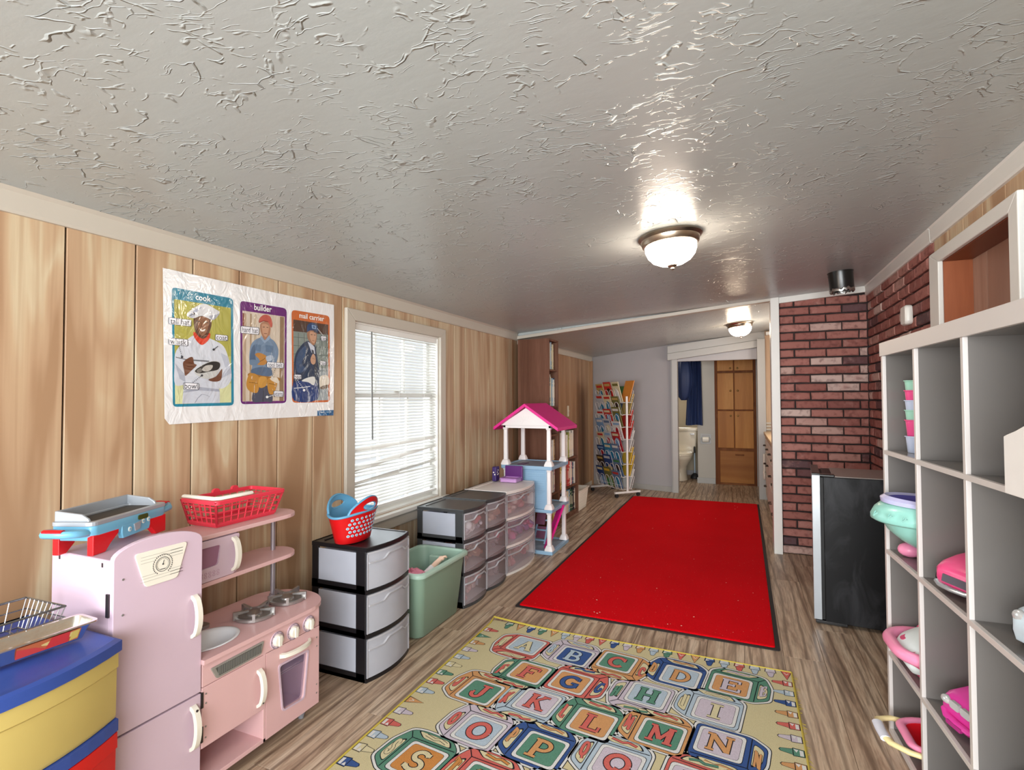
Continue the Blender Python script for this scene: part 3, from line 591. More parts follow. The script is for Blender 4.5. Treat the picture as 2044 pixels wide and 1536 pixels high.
# ---------------------------------------------------------------- play kitchen
M_PINK = plain('pink_painted_board', '#dab2b3', .42, var=.04, scale=5); M_LILAC = plain('pink_board_light_tint', '#cdb6c6', .42, var=.04, scale=5)  # fridge lilac: same pink board with the light's tint put into its colour
M_PINKIN = plain('pink_inside', '#b98399', .6); M_WHITEP = plain('off_white_plastic', '#e8e3d6', .35, var=.03); M_SILV = plain('silver_plastic', '#a9a7a5', .32, .75, var=.06)
M_SINK = plain('white_sink_plastic', '#e9ecf0', .25, var=.02); M_HOLE = plain('dark_screw', '#3c3234', .5); M_VENTG = plain('grey_grille', '#7f7f7b', .45, .3); M_INK = plain('black_ink', '#26262a', .6)
M_HINGE = plain('dark_hinge', '#4a4648', .35, .8)
kt = thing('play_kitchen', 'pink toy kitchen with fridge, sink, burners and oven by the panelled wall', 'play kitchen', (-1.78,1.33,0))
XF = -1.62; kb = -1.918
b = MB(); b.box(kb,.937,.03,XF-.018,.952,.8465); b.box(kb,1.19,.03,XF-.018,1.205,.8465); b.box(kb+.001,.939,.832,XF-.019,1.203,.8475); b.box(kb+.001,.939,.031,XF-.019,1.203,.045); b.box(kb+.0015,.94,.04,kb+.008,1.202,.84)
fb = b.build('fridge_body', M_LILAC, kt, bev=.0015)
b = MB()
for yy,x in ((1,kb+.04),(1,-1.67)): b.box(x-.003,.9355,.826,x+.003,.9372,.838)
b.build('bolt', M_HOLE, fb)
arch = [(1.205,.355),(1.205,.8475)]+[(1.071+.134*math.cos(a),.8475+.045*math.sin(a)) for a in [PI*k/16 for k in range(1,16)]]+[(.937,.8475),(.937,.355)]
fd = MB().prism(arch,'x',XF-.018,XF).build('fridge_door', M_LILAC, kt, bev=.002)
pl = rpoly([(.99,.853),(1.152,.853),(1.12,.748),(1.022,.748)],.012)
plt = MB().prism(pl,'x',XF,XF+.004).build('dial_plate', M_WHITEP, fd, bev=.0015)
b = MB(); 
for z in (.838,.829,.820,.782,.774,.765): b.box(XF+.004,1.008,z-.0006,XF+.0045,1.05 if .775 < z < .825 else 1.135,z+.0006); b.box(XF+.004,1.095,z-.0006,XF+.0045,1.135,z+.0006)
b.build('plate_line', plain('plate_grey','#b5b2a8',.5), plt)
b = MB(); cy, cz = 1.073, .803
b.tube([(XF+.0045,cy+.021*math.cos(2*PI*k/32),cz+.021*math.sin(2*PI*k/32)) for k in range(32)], .0008, 5, True)
for k in range(26):
    a = -.3*PI+1.6*PI*k/25
    b.box(XF+.004, cy+.029*math.cos(a)-.0011, cz+.029*math.sin(a)-.0018, XF+.0047, cy+.029*math.cos(a)+.0011, cz+.029*math.sin(a)+.0018)
    b.box(XF+.004, cy+.017*math.cos(a)-.0005, cz+.017*math.sin(a)-.0008, XF+.0047, cy+.017*math.cos(a)+.0005, cz+.017*math.sin(a)+.0008)
b.disc((XF+.005,cy,cz),.0022,.0022,(1,0,0)); b.hexa([(XF+.004,cy-.0006,cz),(XF+.005,cy-.0006,cz),(XF+.005,cy+.0006,cz),(XF+.004,cy+.0006,cz),(XF+.004,cy+.003,cz+.012),(XF+.005,cy+.003,cz+.012),(XF+.005,cy+.004,cz+.012),(XF+.004,cy+.004,cz+.012)])
b.box(XF+.004,cy-.008,cz-.0155,XF+.0047,cy+.008,cz-.0135); b.build('thermometer_dial', M_INK, plt)
def pull(parent, y, z0, z1, x=XF, horizontal=False, name='handle', mat=None):
    b = MB(); n = 14; rings = []
    for k in range(n+1):
        t = k/n; off = .006+.026*math.sin(PI*t)**.55 if 0 < t < 1 else .004
        w = .011 if not horizontal else .011; L = z0+(z1-z0)*t; th = .011
        o = off; i = max(.0, off-th) if .12 < t < .88 else 0.0
        if horizontal: rings.append([(x+i,L,y-w*.8),(x+o,L,y-w*.6),(x+o,L,y+w*.6),(x+i,L,y+w*.8)])
        else: rings.append([(x+i,y-w,L),(x+o,y-w*.75,L),(x+o,y+w*.75,L),(x+i,y+w,L)])
    b.loft(rings); return b.build(name, mat or M_WHITEP, parent, smooth=50)
pull(fd, 1.178, .54, .675)
fz = MB().box(XF-.018,.937,.03,XF,1.205,.349).build('freezer_door', M_LILAC, kt, bev=.002); h_ = pull(fz, 1.178, .185, .325)
MB().disc((XF+.02,1.178,.312),.004,.004,(1,0,0)).build('screw', M_HOLE, fz)
for z in (.79,.69): MB().disc((XF+.001,.962,z),.003,.003,(1,0,0)).build('screw', M_SILV, fd)
MB().box(XF-.026,.932,.69,XF-.014,.9365,.755).build('hinge', M_HINGE, fd)
# stove cabinet
SY0, SY1 = 1.209, 1.73
b = MB(); b.box(kb,SY1-.015,.045,XF-.016,SY1,.44); b.box(kb,SY0,.045,kb+.008,SY1,.44); b.box(kb,SY0,.045,XF-.001,1.463,.06); b.box(kb,1.452,.045,XF-.001,1.463,.365); b.box(kb,SY0,.155,XF-.02,1.452,.165); b.box(kb,1.463,.045,XF-.02,SY1,.06)
cab = b.build('stove_cabinet', M_PINK, kt, bev=.0015)
MB().box(kb+.008,1.463,.06,kb+.012,SY1-.015,.35).build('oven_back', plain('oven_purple','#9a7793',.5), kt)
MB().box(XF-.016,SY0,.365,XF,SY1,.44).build('control_panel', M_PINK, kt, bev=.0015)
xb, xf2 = -1.945, -1.606
o2 = [(SY0-.004,xb),(SY0-.004,xf2),(1.675,xf2)]+[(1.675+.145*math.sin(a),(xb+xf2)/2+(xf2-xb)/2*math.cos(a)) for a in [PI*k/22 for k in range(1,22)]]+[(1.675,xb)]
# worktop with a round hole for the sink: built as a sector ring plus the rest
sx, sy, sa, sb_ = -1.735, 1.312, .102, .08     # centre (x,y), half width along y, along x
b = MB(); n = 40
yl, yr = SY0-.004, 1.44
hole = [(sy+sa*math.cos(2*PI*k/n), sx+sb_*math.sin(2*PI*k/n)) for k in range(n)]
hole = [(max(y,SY0-.003),x) for y,x in hole]
def boxpt(k):
    a = 2*PI*k/n; c, s_ = math.cos(a), math.sin(a); t = min(((yr-sy)/c if c > 1e-6 else ((yl-sy)/c if c < -1e-6 else 9)), ((xf2-sx)/s_ if s_ > 1e-6 else ((xb-sx)/s_ if s_ < -1e-6 else 9))); return (sy+c*t, sx+s_*t)
b2 = MB(); out = [boxpt(k) for k in range(n)]
for corner in ((yr,xf2),(yr,xb),(yl,xf2),(yl,xb)):
    i = min(range(n), key=lambda k: (out[k][0]-corner[0])**2+(out[k][1]-corner[1])**2); out[i] = corner
b2.ring([(x,y) for y,x in out],[(x,y) for y,x in hole],'z',.441,.456)
rest = [(yr,xb),(yr,xf2)]+o2[2:]
b2.prism([(x,y) for y,x in rest],'z',.441,.456)
wt = b2.build('worktop', M_PINK, kt)
b = MB(); rings = []
for s_,z in ((1.1,.4575),(1.06,.460),(.96,.4585),(.9,.45),(.8,.425),(.6,.405),(.3,.398),(.02,.397)):
    rings.append([(sx+sb_*s_*math.sin(2*PI*k/n), max(sy+sa*s_*math.cos(2*PI*k/n),SY0+.0), z) for k in range(n)])
b.loft(rings, False, True); b.build('sink_basin', M_SINK, kt, smooth=60)
b = MB(); b.prism(rrect(-1.872,1.285,-1.822,1.395,.015),'z',.456,.468); b.lathe([(.014,.468),(.013,.48),(.008,.50),(.009,.515),(.004,.525)],(-1.85,1.365,0),12); b.tube([(-1.85,1.315,.468),(-1.85,1.315,.53),(-1.835,1.315,.548),(-1.80,1.315,.545),(-1.79,1.315,.53)],.008,8); b.build('faucet', M_SILV, kt, smooth=40)
def burner(x, y):
    b = MB(); b.lathe([(.068,.456),(.072,.459),(.072,.468),(.066,.471),(.06,.466),(.028,.466),(.026,.472),(.012,.474),(.002,.474)],(x,y,0),32); o = b.build('burner', M_SILV, kt, smooth=40)
    b = MB()
    for k in range(5):
        a = 2*PI*k/5+.5; c, s_ = math.cos(a), math.sin(a); px, py = -s_*.005, c*.005
        for r0,r1,z0,z1 in ((.022,.074,.474,.490),(.06,.077,.460,.490)):
            b.hexa([(x+c*r0-px,y+s_*r0-py,z0+(.006 if r0 < .05 else 0)),(x+c*r1-px,y+s_*r1-py,z0+(.004 if r0 < .05 else 0)),(x+c*r1+px,y+s_*r1+py,z0+(.004 if r0 < .05 else 0)),(x+c*r0+px,y+s_*r0+py,z0+(.006 if r0 < .05 else 0)),(x+c*r0-px,y+s_*r0-py,z1-.004),(x+c*r1-px,y+s_*r1-py,z1),(x+c*r1+px,y+s_*r1+py,z1),(x+c*r0+px,y+s_*r0+py,z1-.004)])
    b.build('grate', M_SILV, o)
burner(-1.752,1.525); burner(-1.765,1.70)
for y in (1.511,1.59,1.67):
    b = MB(); b.lathe([(.031,0),(.031,.003),(.029,.004),(.0,.004)],(0,0,0),28); b.T = Matrix()
    R = Matrix.Translation((XF,y,.394)) @ Matrix.Rotation(PI/2,4,'Y')
    k_ = MB(); k_.T = R; k_.lathe([(.031,0),(.031,.003),(.0295,.004),(.001,.004)],n=28); kn = k_.build('knob', M_LILAC, kt, smooth=40)
    k_ = MB(); k_.T = R; k_.lathe([(.022,.004),(.022,.01),(.018,.016),(.014,.017),(.001,.017)],n=24); k_.box(-.019,-.006,.012,.019,.006,.022); k_.build('knob_cap', M_WHITEP, kn, smooth=35)
    k_ = MB(); k_.tube([(XF+.0045,y+.0295*math.cos(2*PI*i/28),.394+.0295*math.sin(2*PI*i/28)) for i in range(28)],.0009,5,True)
    for i in range(8): a = 2*PI*i/8; k_.disc((XF+.0045,y+.026*math.cos(a),.394+.026*math.sin(a)),.0012,.0018,(1,0,0),8)
    k_.build('knob_mark', plain('knob_grey','#7a6b70',.5), kn)
vy = rpoly([(1.236,.414),(1.449,.418),(1.436,.375),(1.258,.372)],.006)
vg = MB().prism(vy,'x',XF,XF+.006).build('vent_grille', plain('vent_frame','#a3a19b',.4,.4), kt, bev=.002)
b = MB()
for k in range(26):
    y = 1.262+.0067*k; b.box(XF+.006,y,.382,XF+.0085,y+.0036,.409)
b.build('slat', M_VENTG, vg)
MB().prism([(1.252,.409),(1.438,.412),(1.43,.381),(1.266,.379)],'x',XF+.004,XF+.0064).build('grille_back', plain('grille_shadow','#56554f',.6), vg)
cd = MB().box(XF-.016,SY0,.168,XF,1.461,.363).build('cupboard_door', M_PINK, kt, bev=.002); pull(cd, 1.432, .188, .322)
for z in (.34,.31,.235,.20): MB().disc((XF+.001,1.222,z),.0028,.0028,(1,0,0)).build('screw', M_SILV, cd)
for z in (.325,.215): MB().box(XF-.008,SY0-.004,z-.025,XF+.003,SY0+.003,z+.025).build('hinge', M_HINGE, cd)
MB().disc((XF+.022,1.432,.205),.003,.003,(1,0,0)).build('screw', M_HOLE, cd)
wo = rpoly([(1.516,.297),(1.674,.292),(1.652,.104),(1.537,.112)],.016,4); wi = rpoly([(1.524,.290),(1.667,.285),(1.645,.111),(1.543,.118)],.013,4)
oo = []; 
for (y,z) in wo:                          # door outline sampled towards the window outline
    cy_, cz_ = 1.595,.2; dy, dz = y-cy_, z-cz_; tt = min([u for u in (((SY1-cy_)/dy) if dy > 0 else ((1.464-cy_)/dy if dy < 0 else 9), ((.363-cz_)/dz) if dz > 0 else ((.05-cz_)/dz if dz < 0 else 9))]); oo.append((cy_+dy*tt, cz_+dz*tt))
for cn in ((SY1,.363),(1.464,.363),(1.464,.05),(SY1,.05)):
    i = min(range(len(oo)), key=lambda k: (oo[k][0]-cn[0])**2+(oo[k][1]-cn[1])**2); oo[i] = cn
od = MB().ring(oo, wi,'x',XF-.016,XF).build('oven_door', M_PINK, kt)
MB().ring(wo, wi,'x',XF,XF+.003).build('window_rim', M_LILAC, od)
MB().prism(wi,'x',XF-.010,XF-.008).build('oven_pane', frosted('oven_window','#b49ac0',.18,.1), od)
pull(od, .325, 1.525, 1.68, horizontal=True)
for z in (.32,.285,.13,.095): MB().disc((XF+.001,1.716,z),.003,.003,(1,0,0)).build('screw', M_SILV, od)
b = MB(); b.box(kb+.02,1.465,.235,XF-.03,SY1-.016,.238)
for k in range(6): b.tube([(XF-.03-.05*k,1.466,.245),(XF-.03-.05*k,SY1-.016,.245)],.003,5)
b.build('oven_rack', M_SILV, kt)
for y in (1.26,1.685): MB().lathe([(.011,0),(.012,.008),(.016,.02),(.02,.046)],(XF-.05,y,0),16).build('leg', plain('grey_leg','#8d8f96',.5), kt, smooth=40)
for y in (.96,1.685): MB().lathe([(.011,0),(.012,.008),(.016,.02),(.02,.046)],(kb+.04,y,0),16).build('leg', plain('grey_leg','#8d8f96',.5), kt, smooth=40)
MB().lathe([(.011,0),(.012,.008),(.016,.02),(.02,.032)],(XF-.05,.97,0),16).build('leg', plain('grey_leg','#8d8f96',.5), kt, smooth=40)
def shelf(z, name):
    cx = -1.845; r = .098
    pts = [(cx-r,1.205),(cx+r,1.205),(cx+r,1.68)]+[(cx+r*math.cos(a),1.68+r*math.sin(a)) for a in [PI*k/14 for k in range(1,14)]]+[(cx-r,1.68)]
    return MB().prism(pts,'z',z-.016,z).build(name, M_PINK, kt, bev=.003)
shelf(.652,'shelf'); shelf(.818,'shelf')
MB().lathe([(.014,.456),(.014,.464),(.0095,.466),(.0095,.802)],(-1.865,1.715,0),16).build('shelf_post', plain('grey_post','#a8a3ab',.35,.6), kt, smooth=40)
# microwave
mw = MB().box(-1.93,1.215,.653,-1.757,1.446,.8).build('microwave', M_LILAC, kt, bev=.002)
md = MB().ring(rpoly([(1.222,.799),(1.448,.799),(1.426,.655),(1.222,.655)],.008),rpoly([(1.26,.776),(1.369,.774),(1.358,.705),(1.26,.700)],.01),'x',-1.757,-1.744).build('microwave_door', M_LILAC, mw)
MB().prism(rpoly([(1.256,.779),(1.372,.777),(1.361,.702),(1.256,.697)],.008),'x',-1.755,-1.750).build('microwave_window', plain('purple_window','#9a6f88',.2), mw)
pull(mw, 1.424, .665, .79, x=-1.744)
for r_ in range(2):
    for k in range(7): MB().tube([(-1.7435,1.262+.016*k+.0045*math.cos(2*PI*i/8)*1.1,.684-.011*r_+.004*math.sin(2*PI*i/8)) for i in range(8)],.0007,4,True).build('button', plain('button_pink','#b98fa6',.5), md)
# ---------------------------------------------------------------- toy griddle on the fridge
M_TBLUE = plain('toy_blue', '#6fb0cf', .3, var=.03); M_TRED = plain('toy_red', '#d9101a', .3, var=.03); M_TGREY = plain('toy_grey', '#a9b0b8', .3, .25, var=.04); M_PLATE = plain('griddle_plate', '#45413c', .7, var=.15, scale=20)
gr = thing('toy_griddle', 'blue and red toy griddle with dark cooking plate on top of the toy fridge', 'toy', (-1.845,1.065,.848), .361)
G = WM[gr.name]
def gmb(): b = MB(); b.T = G @ Matrix.Diagonal((1,1,1.25,1)); return b    # local: y along its length, x to the front
L2 = .156
gb = gmb(); gb.loft([[(x*s_,y*s_,z) for x,y in rrect(-.065,-L2,.065,L2,.02)] for s_,z in ((.94,.034),(1,.05),(1,.066),(.97,.07))]); gb.build('body', M_TBLUE, gr, smooth=40)
for sgn in (-1,1):
    b = gmb(); y0, y1 = sgn*(L2-.005), sgn*(L2-.1)
    b.prism([(y0,.046),(y0,.0),(y0-sgn*.045,.0),(y0-sgn*.066,.018),(y1,.036),(y1,.046)] if True else [],'x',.045,.064); b.build('foot', M_TRED, gr, bev=.002)
    b = gmb(); b.prism([(sgn*(L2-.005),.04),(sgn*(L2-.005),.0),(sgn*(L2-.03),.0),(sgn*(L2-.06),.02),(sgn*(L2-.06),.04)],'x',-.06,-.04); b.build('foot', M_TRED, gr, bev=.002)
    b = gmb(); pth = [(.045,sgn*(L2-.01),.052),(.05,sgn*(L2+.03),.058),(.03,sgn*(L2+.055),.06),(-.03,sgn*(L2+.055),.06),(-.05,sgn*(L2+.03),.058),(-.045,sgn*(L2-.01),.052)]; b.tube(pth,.011,8,flat=.8); hd = b.build('handle', M_TBLUE, gr, smooth=60)
    b = gmb(); b.tube([(.028,sgn*(L2+.056),.067),(0,sgn*(L2+.058),.068),(-.028,sgn*(L2+.056),.067)],.009,8,flat=.5); b.build('grip', M_TRED, hd, smooth=60)
b = gmb(); b.ring(rrect(-.066,-L2-.002,.066,L2+.002,.02),rrect(-.05,-L2+.02,.05,L2-.03,.01),'z',.068,.078); b.build('tray_rim', M_TGREY, gr, bev=.002)
b = gmb(); b.prism(rrect(-.052,-L2+.018,.052,L2-.028,.01),'z',.066,.073); b.build('cooking_plate', M_PLATE, gr)
b = gmb(); b.box(-.062,-L2+.015,.076,-.055,L2-.022,.102); 
for y in (-L2+.012,L2-.03): b.prism([(-.062,.076),(.045,.076),(.04,.084),(.02,.094),(-.062,.102)],'y',y,y+.009)
b.build('splash_guard', M_TGREY, gr, bev=.003)
b = gmb(); b.prism(rrect(.02,.052,.062,.064,.005),'x',.064,.068); b.build('display', plain('green_display','#3f4a17',.3), gr)
b = gmb(); b.prism([(-.045,.032),(-.045,.05),(.075,.05),(.075,.032),(.07,.022),(-.04,.018)],'x',.05,.0655); b.build('control_panel', M_TBLUE, gr, bev=.002)
b = gmb(); b.prism([(.0,.046),(.032,.05),(.026,.03),(.006,.027)],'x',.0655,.069); b.build('slider', M_TGREY, gr, bev=.001)
for y,z in ((-.015,.036),(.042,.046),(.066,.047)):
    b = gmb(); b.disc((.066,y,z),.006,.006,(1,0,0),14,0,.0015); o = b.build('button', M_WHITEP, gr); b = gmb(); b.disc((.0675,y,z),.003,.003,(1,0,0),12,0,.0012); b.build('button_centre', M_TBLUE, o)
# ---------------------------------------------------------------- red basket with lattice walls
M_BRED = plain('coral_red_plastic', '#dd3b4e', .35, var=.04)
bk = thing('toy_basket', 'red lattice play basket with white handle on the top kitchen shelf', 'basket', (-1.885,1.535,.8185))
x0,x1,y0,y1,zb,zt = -1.965,-1.812,1.405,1.672,.8245,.92; e = .026
bt = [(x1,y0),(x1,y1),(x0,y1),(x0,y0)]; tp = [(x1+e,y0-e),(x1+e,y1+e),(x0-.01,y1+e),(x0-.01,y0-e)]
def lerp(a,b,t): return tuple(p+(q_-p)*t for p,q_ in zip(a,b))
b = MB(); b.box(x0,y0,zb-.0055,x1,y1,zb+.003); b.build('bottom', M_BRED, bk)
for i in range(4):
    A0,A1,B0,B1 = bt[i],bt[(i+1)%4],tp[i],tp[(i+1)%4]; b = MB(); nv = 9 if i in (0,2) else 6
    P = lambda u,w: (*lerp(lerp(A0,A1,u),lerp(B0,B1,u),w), zb+(zt-zb)*w)
    for k in range(nv+1): b.tube([P(k/nv,0),P(k/nv,1)],.0026 if 0 < k < nv else .005,5)
    for w in (.06,.32,.55,.78): b.tube([P(0,w),P(1,w)],.0026 if w > .1 else .006,5)
    b.build('lattice_wall', M_BRED, bk)
b = MB(); b.ring(rrect(tp[3][0]-.004,tp[0][1]-.004,tp[0][0]+.008,tp[1][1]+.004,.015),rrect(tp[3][0]+.004,tp[0][1]+.006,tp[0][0]-.004,tp[1][1]-.006,.012),'z',zt-.012,zt+.004); b.build('rim', M_BRED, bk, bev=.002)
b = MB(); b.tube([(x0+.0,y0-.02,zt+.011),(x1+.012,y0-.02,zt+.012),(x1+.024,y0-.008,zt+.012),(x1+.026,y0+.13,zt+.012)],.0125,8,flat=.6); b.build('handle', M_WHITEP, bk, smooth=60)
for yy in (y0+.12,y1-.06): MB().loft([[(xx,yy+.016*math.cos(a),zt+.004+.014*math.sin(a)) for a in [PI*k/8 for k in range(9)]] for xx in (x0-.016,x0-.004)]).build('hinge_lug', M_BRED, bk)
# ---------------------------------------------------------------- three-drawer bin at the left edge
M_BBLUE = plain('bin_blue', '#2f4c9c', .4, var=.05, bump=.1, bscale=300); M_BYEL = plain('bin_yellow', '#c4b068', .4, var=.04); M_BRD = plain('bin_red', '#d11212', .38, var=.04)
bn = thing('drawer_bin', 'blue topped plastic drawer bin with yellow and red drawers left of the toy fridge', 'drawer unit', (-1.72,.66,0))
def bowed(y0, y1, xb, xe, xm, n=12):      # plan outline, curved front
    return [(xb,y0)]+[(xb,y1)]+[(xe+(xm-xe)*(1-(2*k/n-1)**2), y1+(y0-y1)*k/n) for k in range(n+1)]
BY0, BY1 = .36, .915
sec = bowed(BY0,BY1,-1.965,-1.54,-1.47)
b = MB(); b.loft([[(x,y,z) for x,y in bowed(BY0+o_,BY1-o_,-1.965,-1.54-o_,-1.47-o_)] for o_,z in ((0,.628),(0,.655),(.012,.66),(.02,.657),(.06,.655))]); b.build('lid', M_BBLUE, bn, smooth=30)
b = MB(); b.box(-1.965,BY0+.004,.03,-1.56,BY0+.02,.628); b.box(-1.965,BY1-.02,.03,-1.56,BY1-.004,.628); b.box(-1.965,BY0,.03,-1.95,BY1,.628)
for z0,z1 in ((.0,.035),(.205,.235),(.415,.445)): b.loft([[(x,y,z) for x,y in bowed(BY0+.002,BY1-.002,-1.96,-1.548,-1.478)] for z in (z0,z1)])
b.build('frame', M_BBLUE, bn)
for z0,z1,m in ((.447,.626,M_BYEL),(.237,.413,M_BRD),(.037,.203,M_BYEL)):
    hl = []; n = 14
    for k in range(n+1):
        u = 2*k/n-1; y = BY1-.006+(BY0-BY1+.012)*k/n; x = -1.545+.068*(1-u*u)
        hl.append((x,y))
    b = MB(); H = z1-z0
    def prof(x): return [(x-.012,z1),(x,z1),(x+.001,z1-.04),(x-.006,z1-.046),(x-.008,z0+.01),(x-.012,z0)]
    b.loft([[(px,y,pz) for px,pz in prof(x)] for x,y in hl]); d_ = b.build('drawer', m, bn, smooth=25)
    MB().box(-1.94,BY0+.03,z0+.004,-1.56,BY1-.03,z0+.01).build('drawer_floor', m, d_)
# foil tray and wire basket lying on the bin
M_FOIL = plain('bright_foil', '#efece4', .24, 1, var=.05, bump=.6, bscale=28); M_WIRE = plain('chrome_wire', '#9a9a9c', .25, .95)
ft = thing('foil_tray', 'shiny rectangular foil tray with a picture sleeve on the blue bin lid', 'tray', (-1.64,.79,.662))
def tq(x, y, z): v = at(x*.24482, 1160+y*.24482, 2, z); return (v.x, v.y, v.z)
RIM = [tq(-130,560,.71),tq(30,560,.71),tq(800,318,.71),tq(742,258,.71),tq(-60,470,.71)]
R0 = Vector(tq(-420,690,.708)); c0, c1 = Vector(tq(55,560,.708)), Vector(tq(795,312,.708)); u_ = (c1-c0); u_.z = 0; Lr = u_.length; u_.normalize(); v_ = Vector((-u_.y,u_.x,0))
if v_.x > 0: v_ = -v_
def tr(a, c, z): return tuple(c0+u_*a+v_*c+Vector((0,0,z-.708)))
b = MB(); n_ = 8
def trr(mg, z):  return [tr(a,c,z) for a,c in rrect(mg-.06,mg,Lr-mg,.085-mg,.015)]
b.loft([trr(-.004,.706),trr(-.004,.710),trr(.004,.710),trr(.012,.69),trr(.02,.668),trr(.05,.6675)], False, True); b.loft([trr(.003,.706),trr(.011,.69),trr(.019,.6665),trr(.05,.6655)], False, True)
b.build('pan', M_FOIL, ft, smooth=60)
b = MB(); M_SL = None
p = PR(lambda x,y,k: tuple(Vector(tr(x,.0048+.0135*y-.0016-.0002*k,.701-.031*y))) )
p.poly([(.02,.0),(Lr-.035,.0),(Lr-.038,.95),(.022,.95)],'#c0673c'); p.poly([(.02,.15),(.06,.45),(.09,.95),(.022,.95)],'#c8443c'); p.poly(bez((.07,.4),(.11,.2),(.15,.1),(.14,.45),(.10,.7)),'#d8c07a'); p.poly([(Lr-.1,.0),(Lr-.06,.0),(Lr-.06,.95),(Lr-.11,.95)],'#c83a34'); p.poly([(Lr-.055,.1),(Lr-.038,.05),(Lr-.04,.8),(Lr-.058,.9)],'#cdb45c'); p.build('picture_sleeve', ft)
wb_ = thing('wire_basket', 'chrome wire dish basket standing behind the foil tray', 'basket', (-1.8,.76,.662))
ZT, ZB = .745, .672
a_, c_ = Vector(tq(215,130,ZT)), Vector(tq(745,245,ZT)); c_ = a_+(c_-a_)*.62; l_ = a_+(Vector(tq(-40,200,ZT))-a_).normalized()*.34; d4 = l_+(c_-a_)
cm = (a_+c_+l_+d4)/4
top4 = [a_,c_,d4,l_]; bot4 = [cm+(p_-cm)*.86+Vector((0,0,ZB-ZT)) for p_ in top4]
b = MB(); b.tube([tuple(p_) for p_ in top4],.003,6,True); b.tube([tuple(p_-Vector((0,0,.03))*1) for p_ in [lerp(t_,q2,.4) and Vector(lerp(t_,q2,.0)) for t_,q2 in zip(top4,bot4)]],.0018,6,True); b.tube([tuple(p_) for p_ in bot4],.0025,6,True); b.build('rim', M_WIRE, wb_)
for i in range(4):
    j = (i+1)%4; n_ = 9
    b = MB()
    for k in range(n_+1): b.tube([lerp(top4[i],top4[j],k/n_),lerp(bot4[i],bot4[j],k/n_)],.0014,5)
    b.build('wire_side', M_WIRE, wb_)
b = MB()
for k in range(12): b.tube([lerp(bot4[0],bot4[3],k/11),lerp(bot4[1],bot4[2],k/11)],.0014,5)
for i in range(4): p_ = bot4[i]; b.tube([tuple(p_),(p_.x,p_.y,.664),(p_.x+.012,p_.y-.01,.661)],.002,5)
b.build('wire_floor', M_WIRE, wb_)
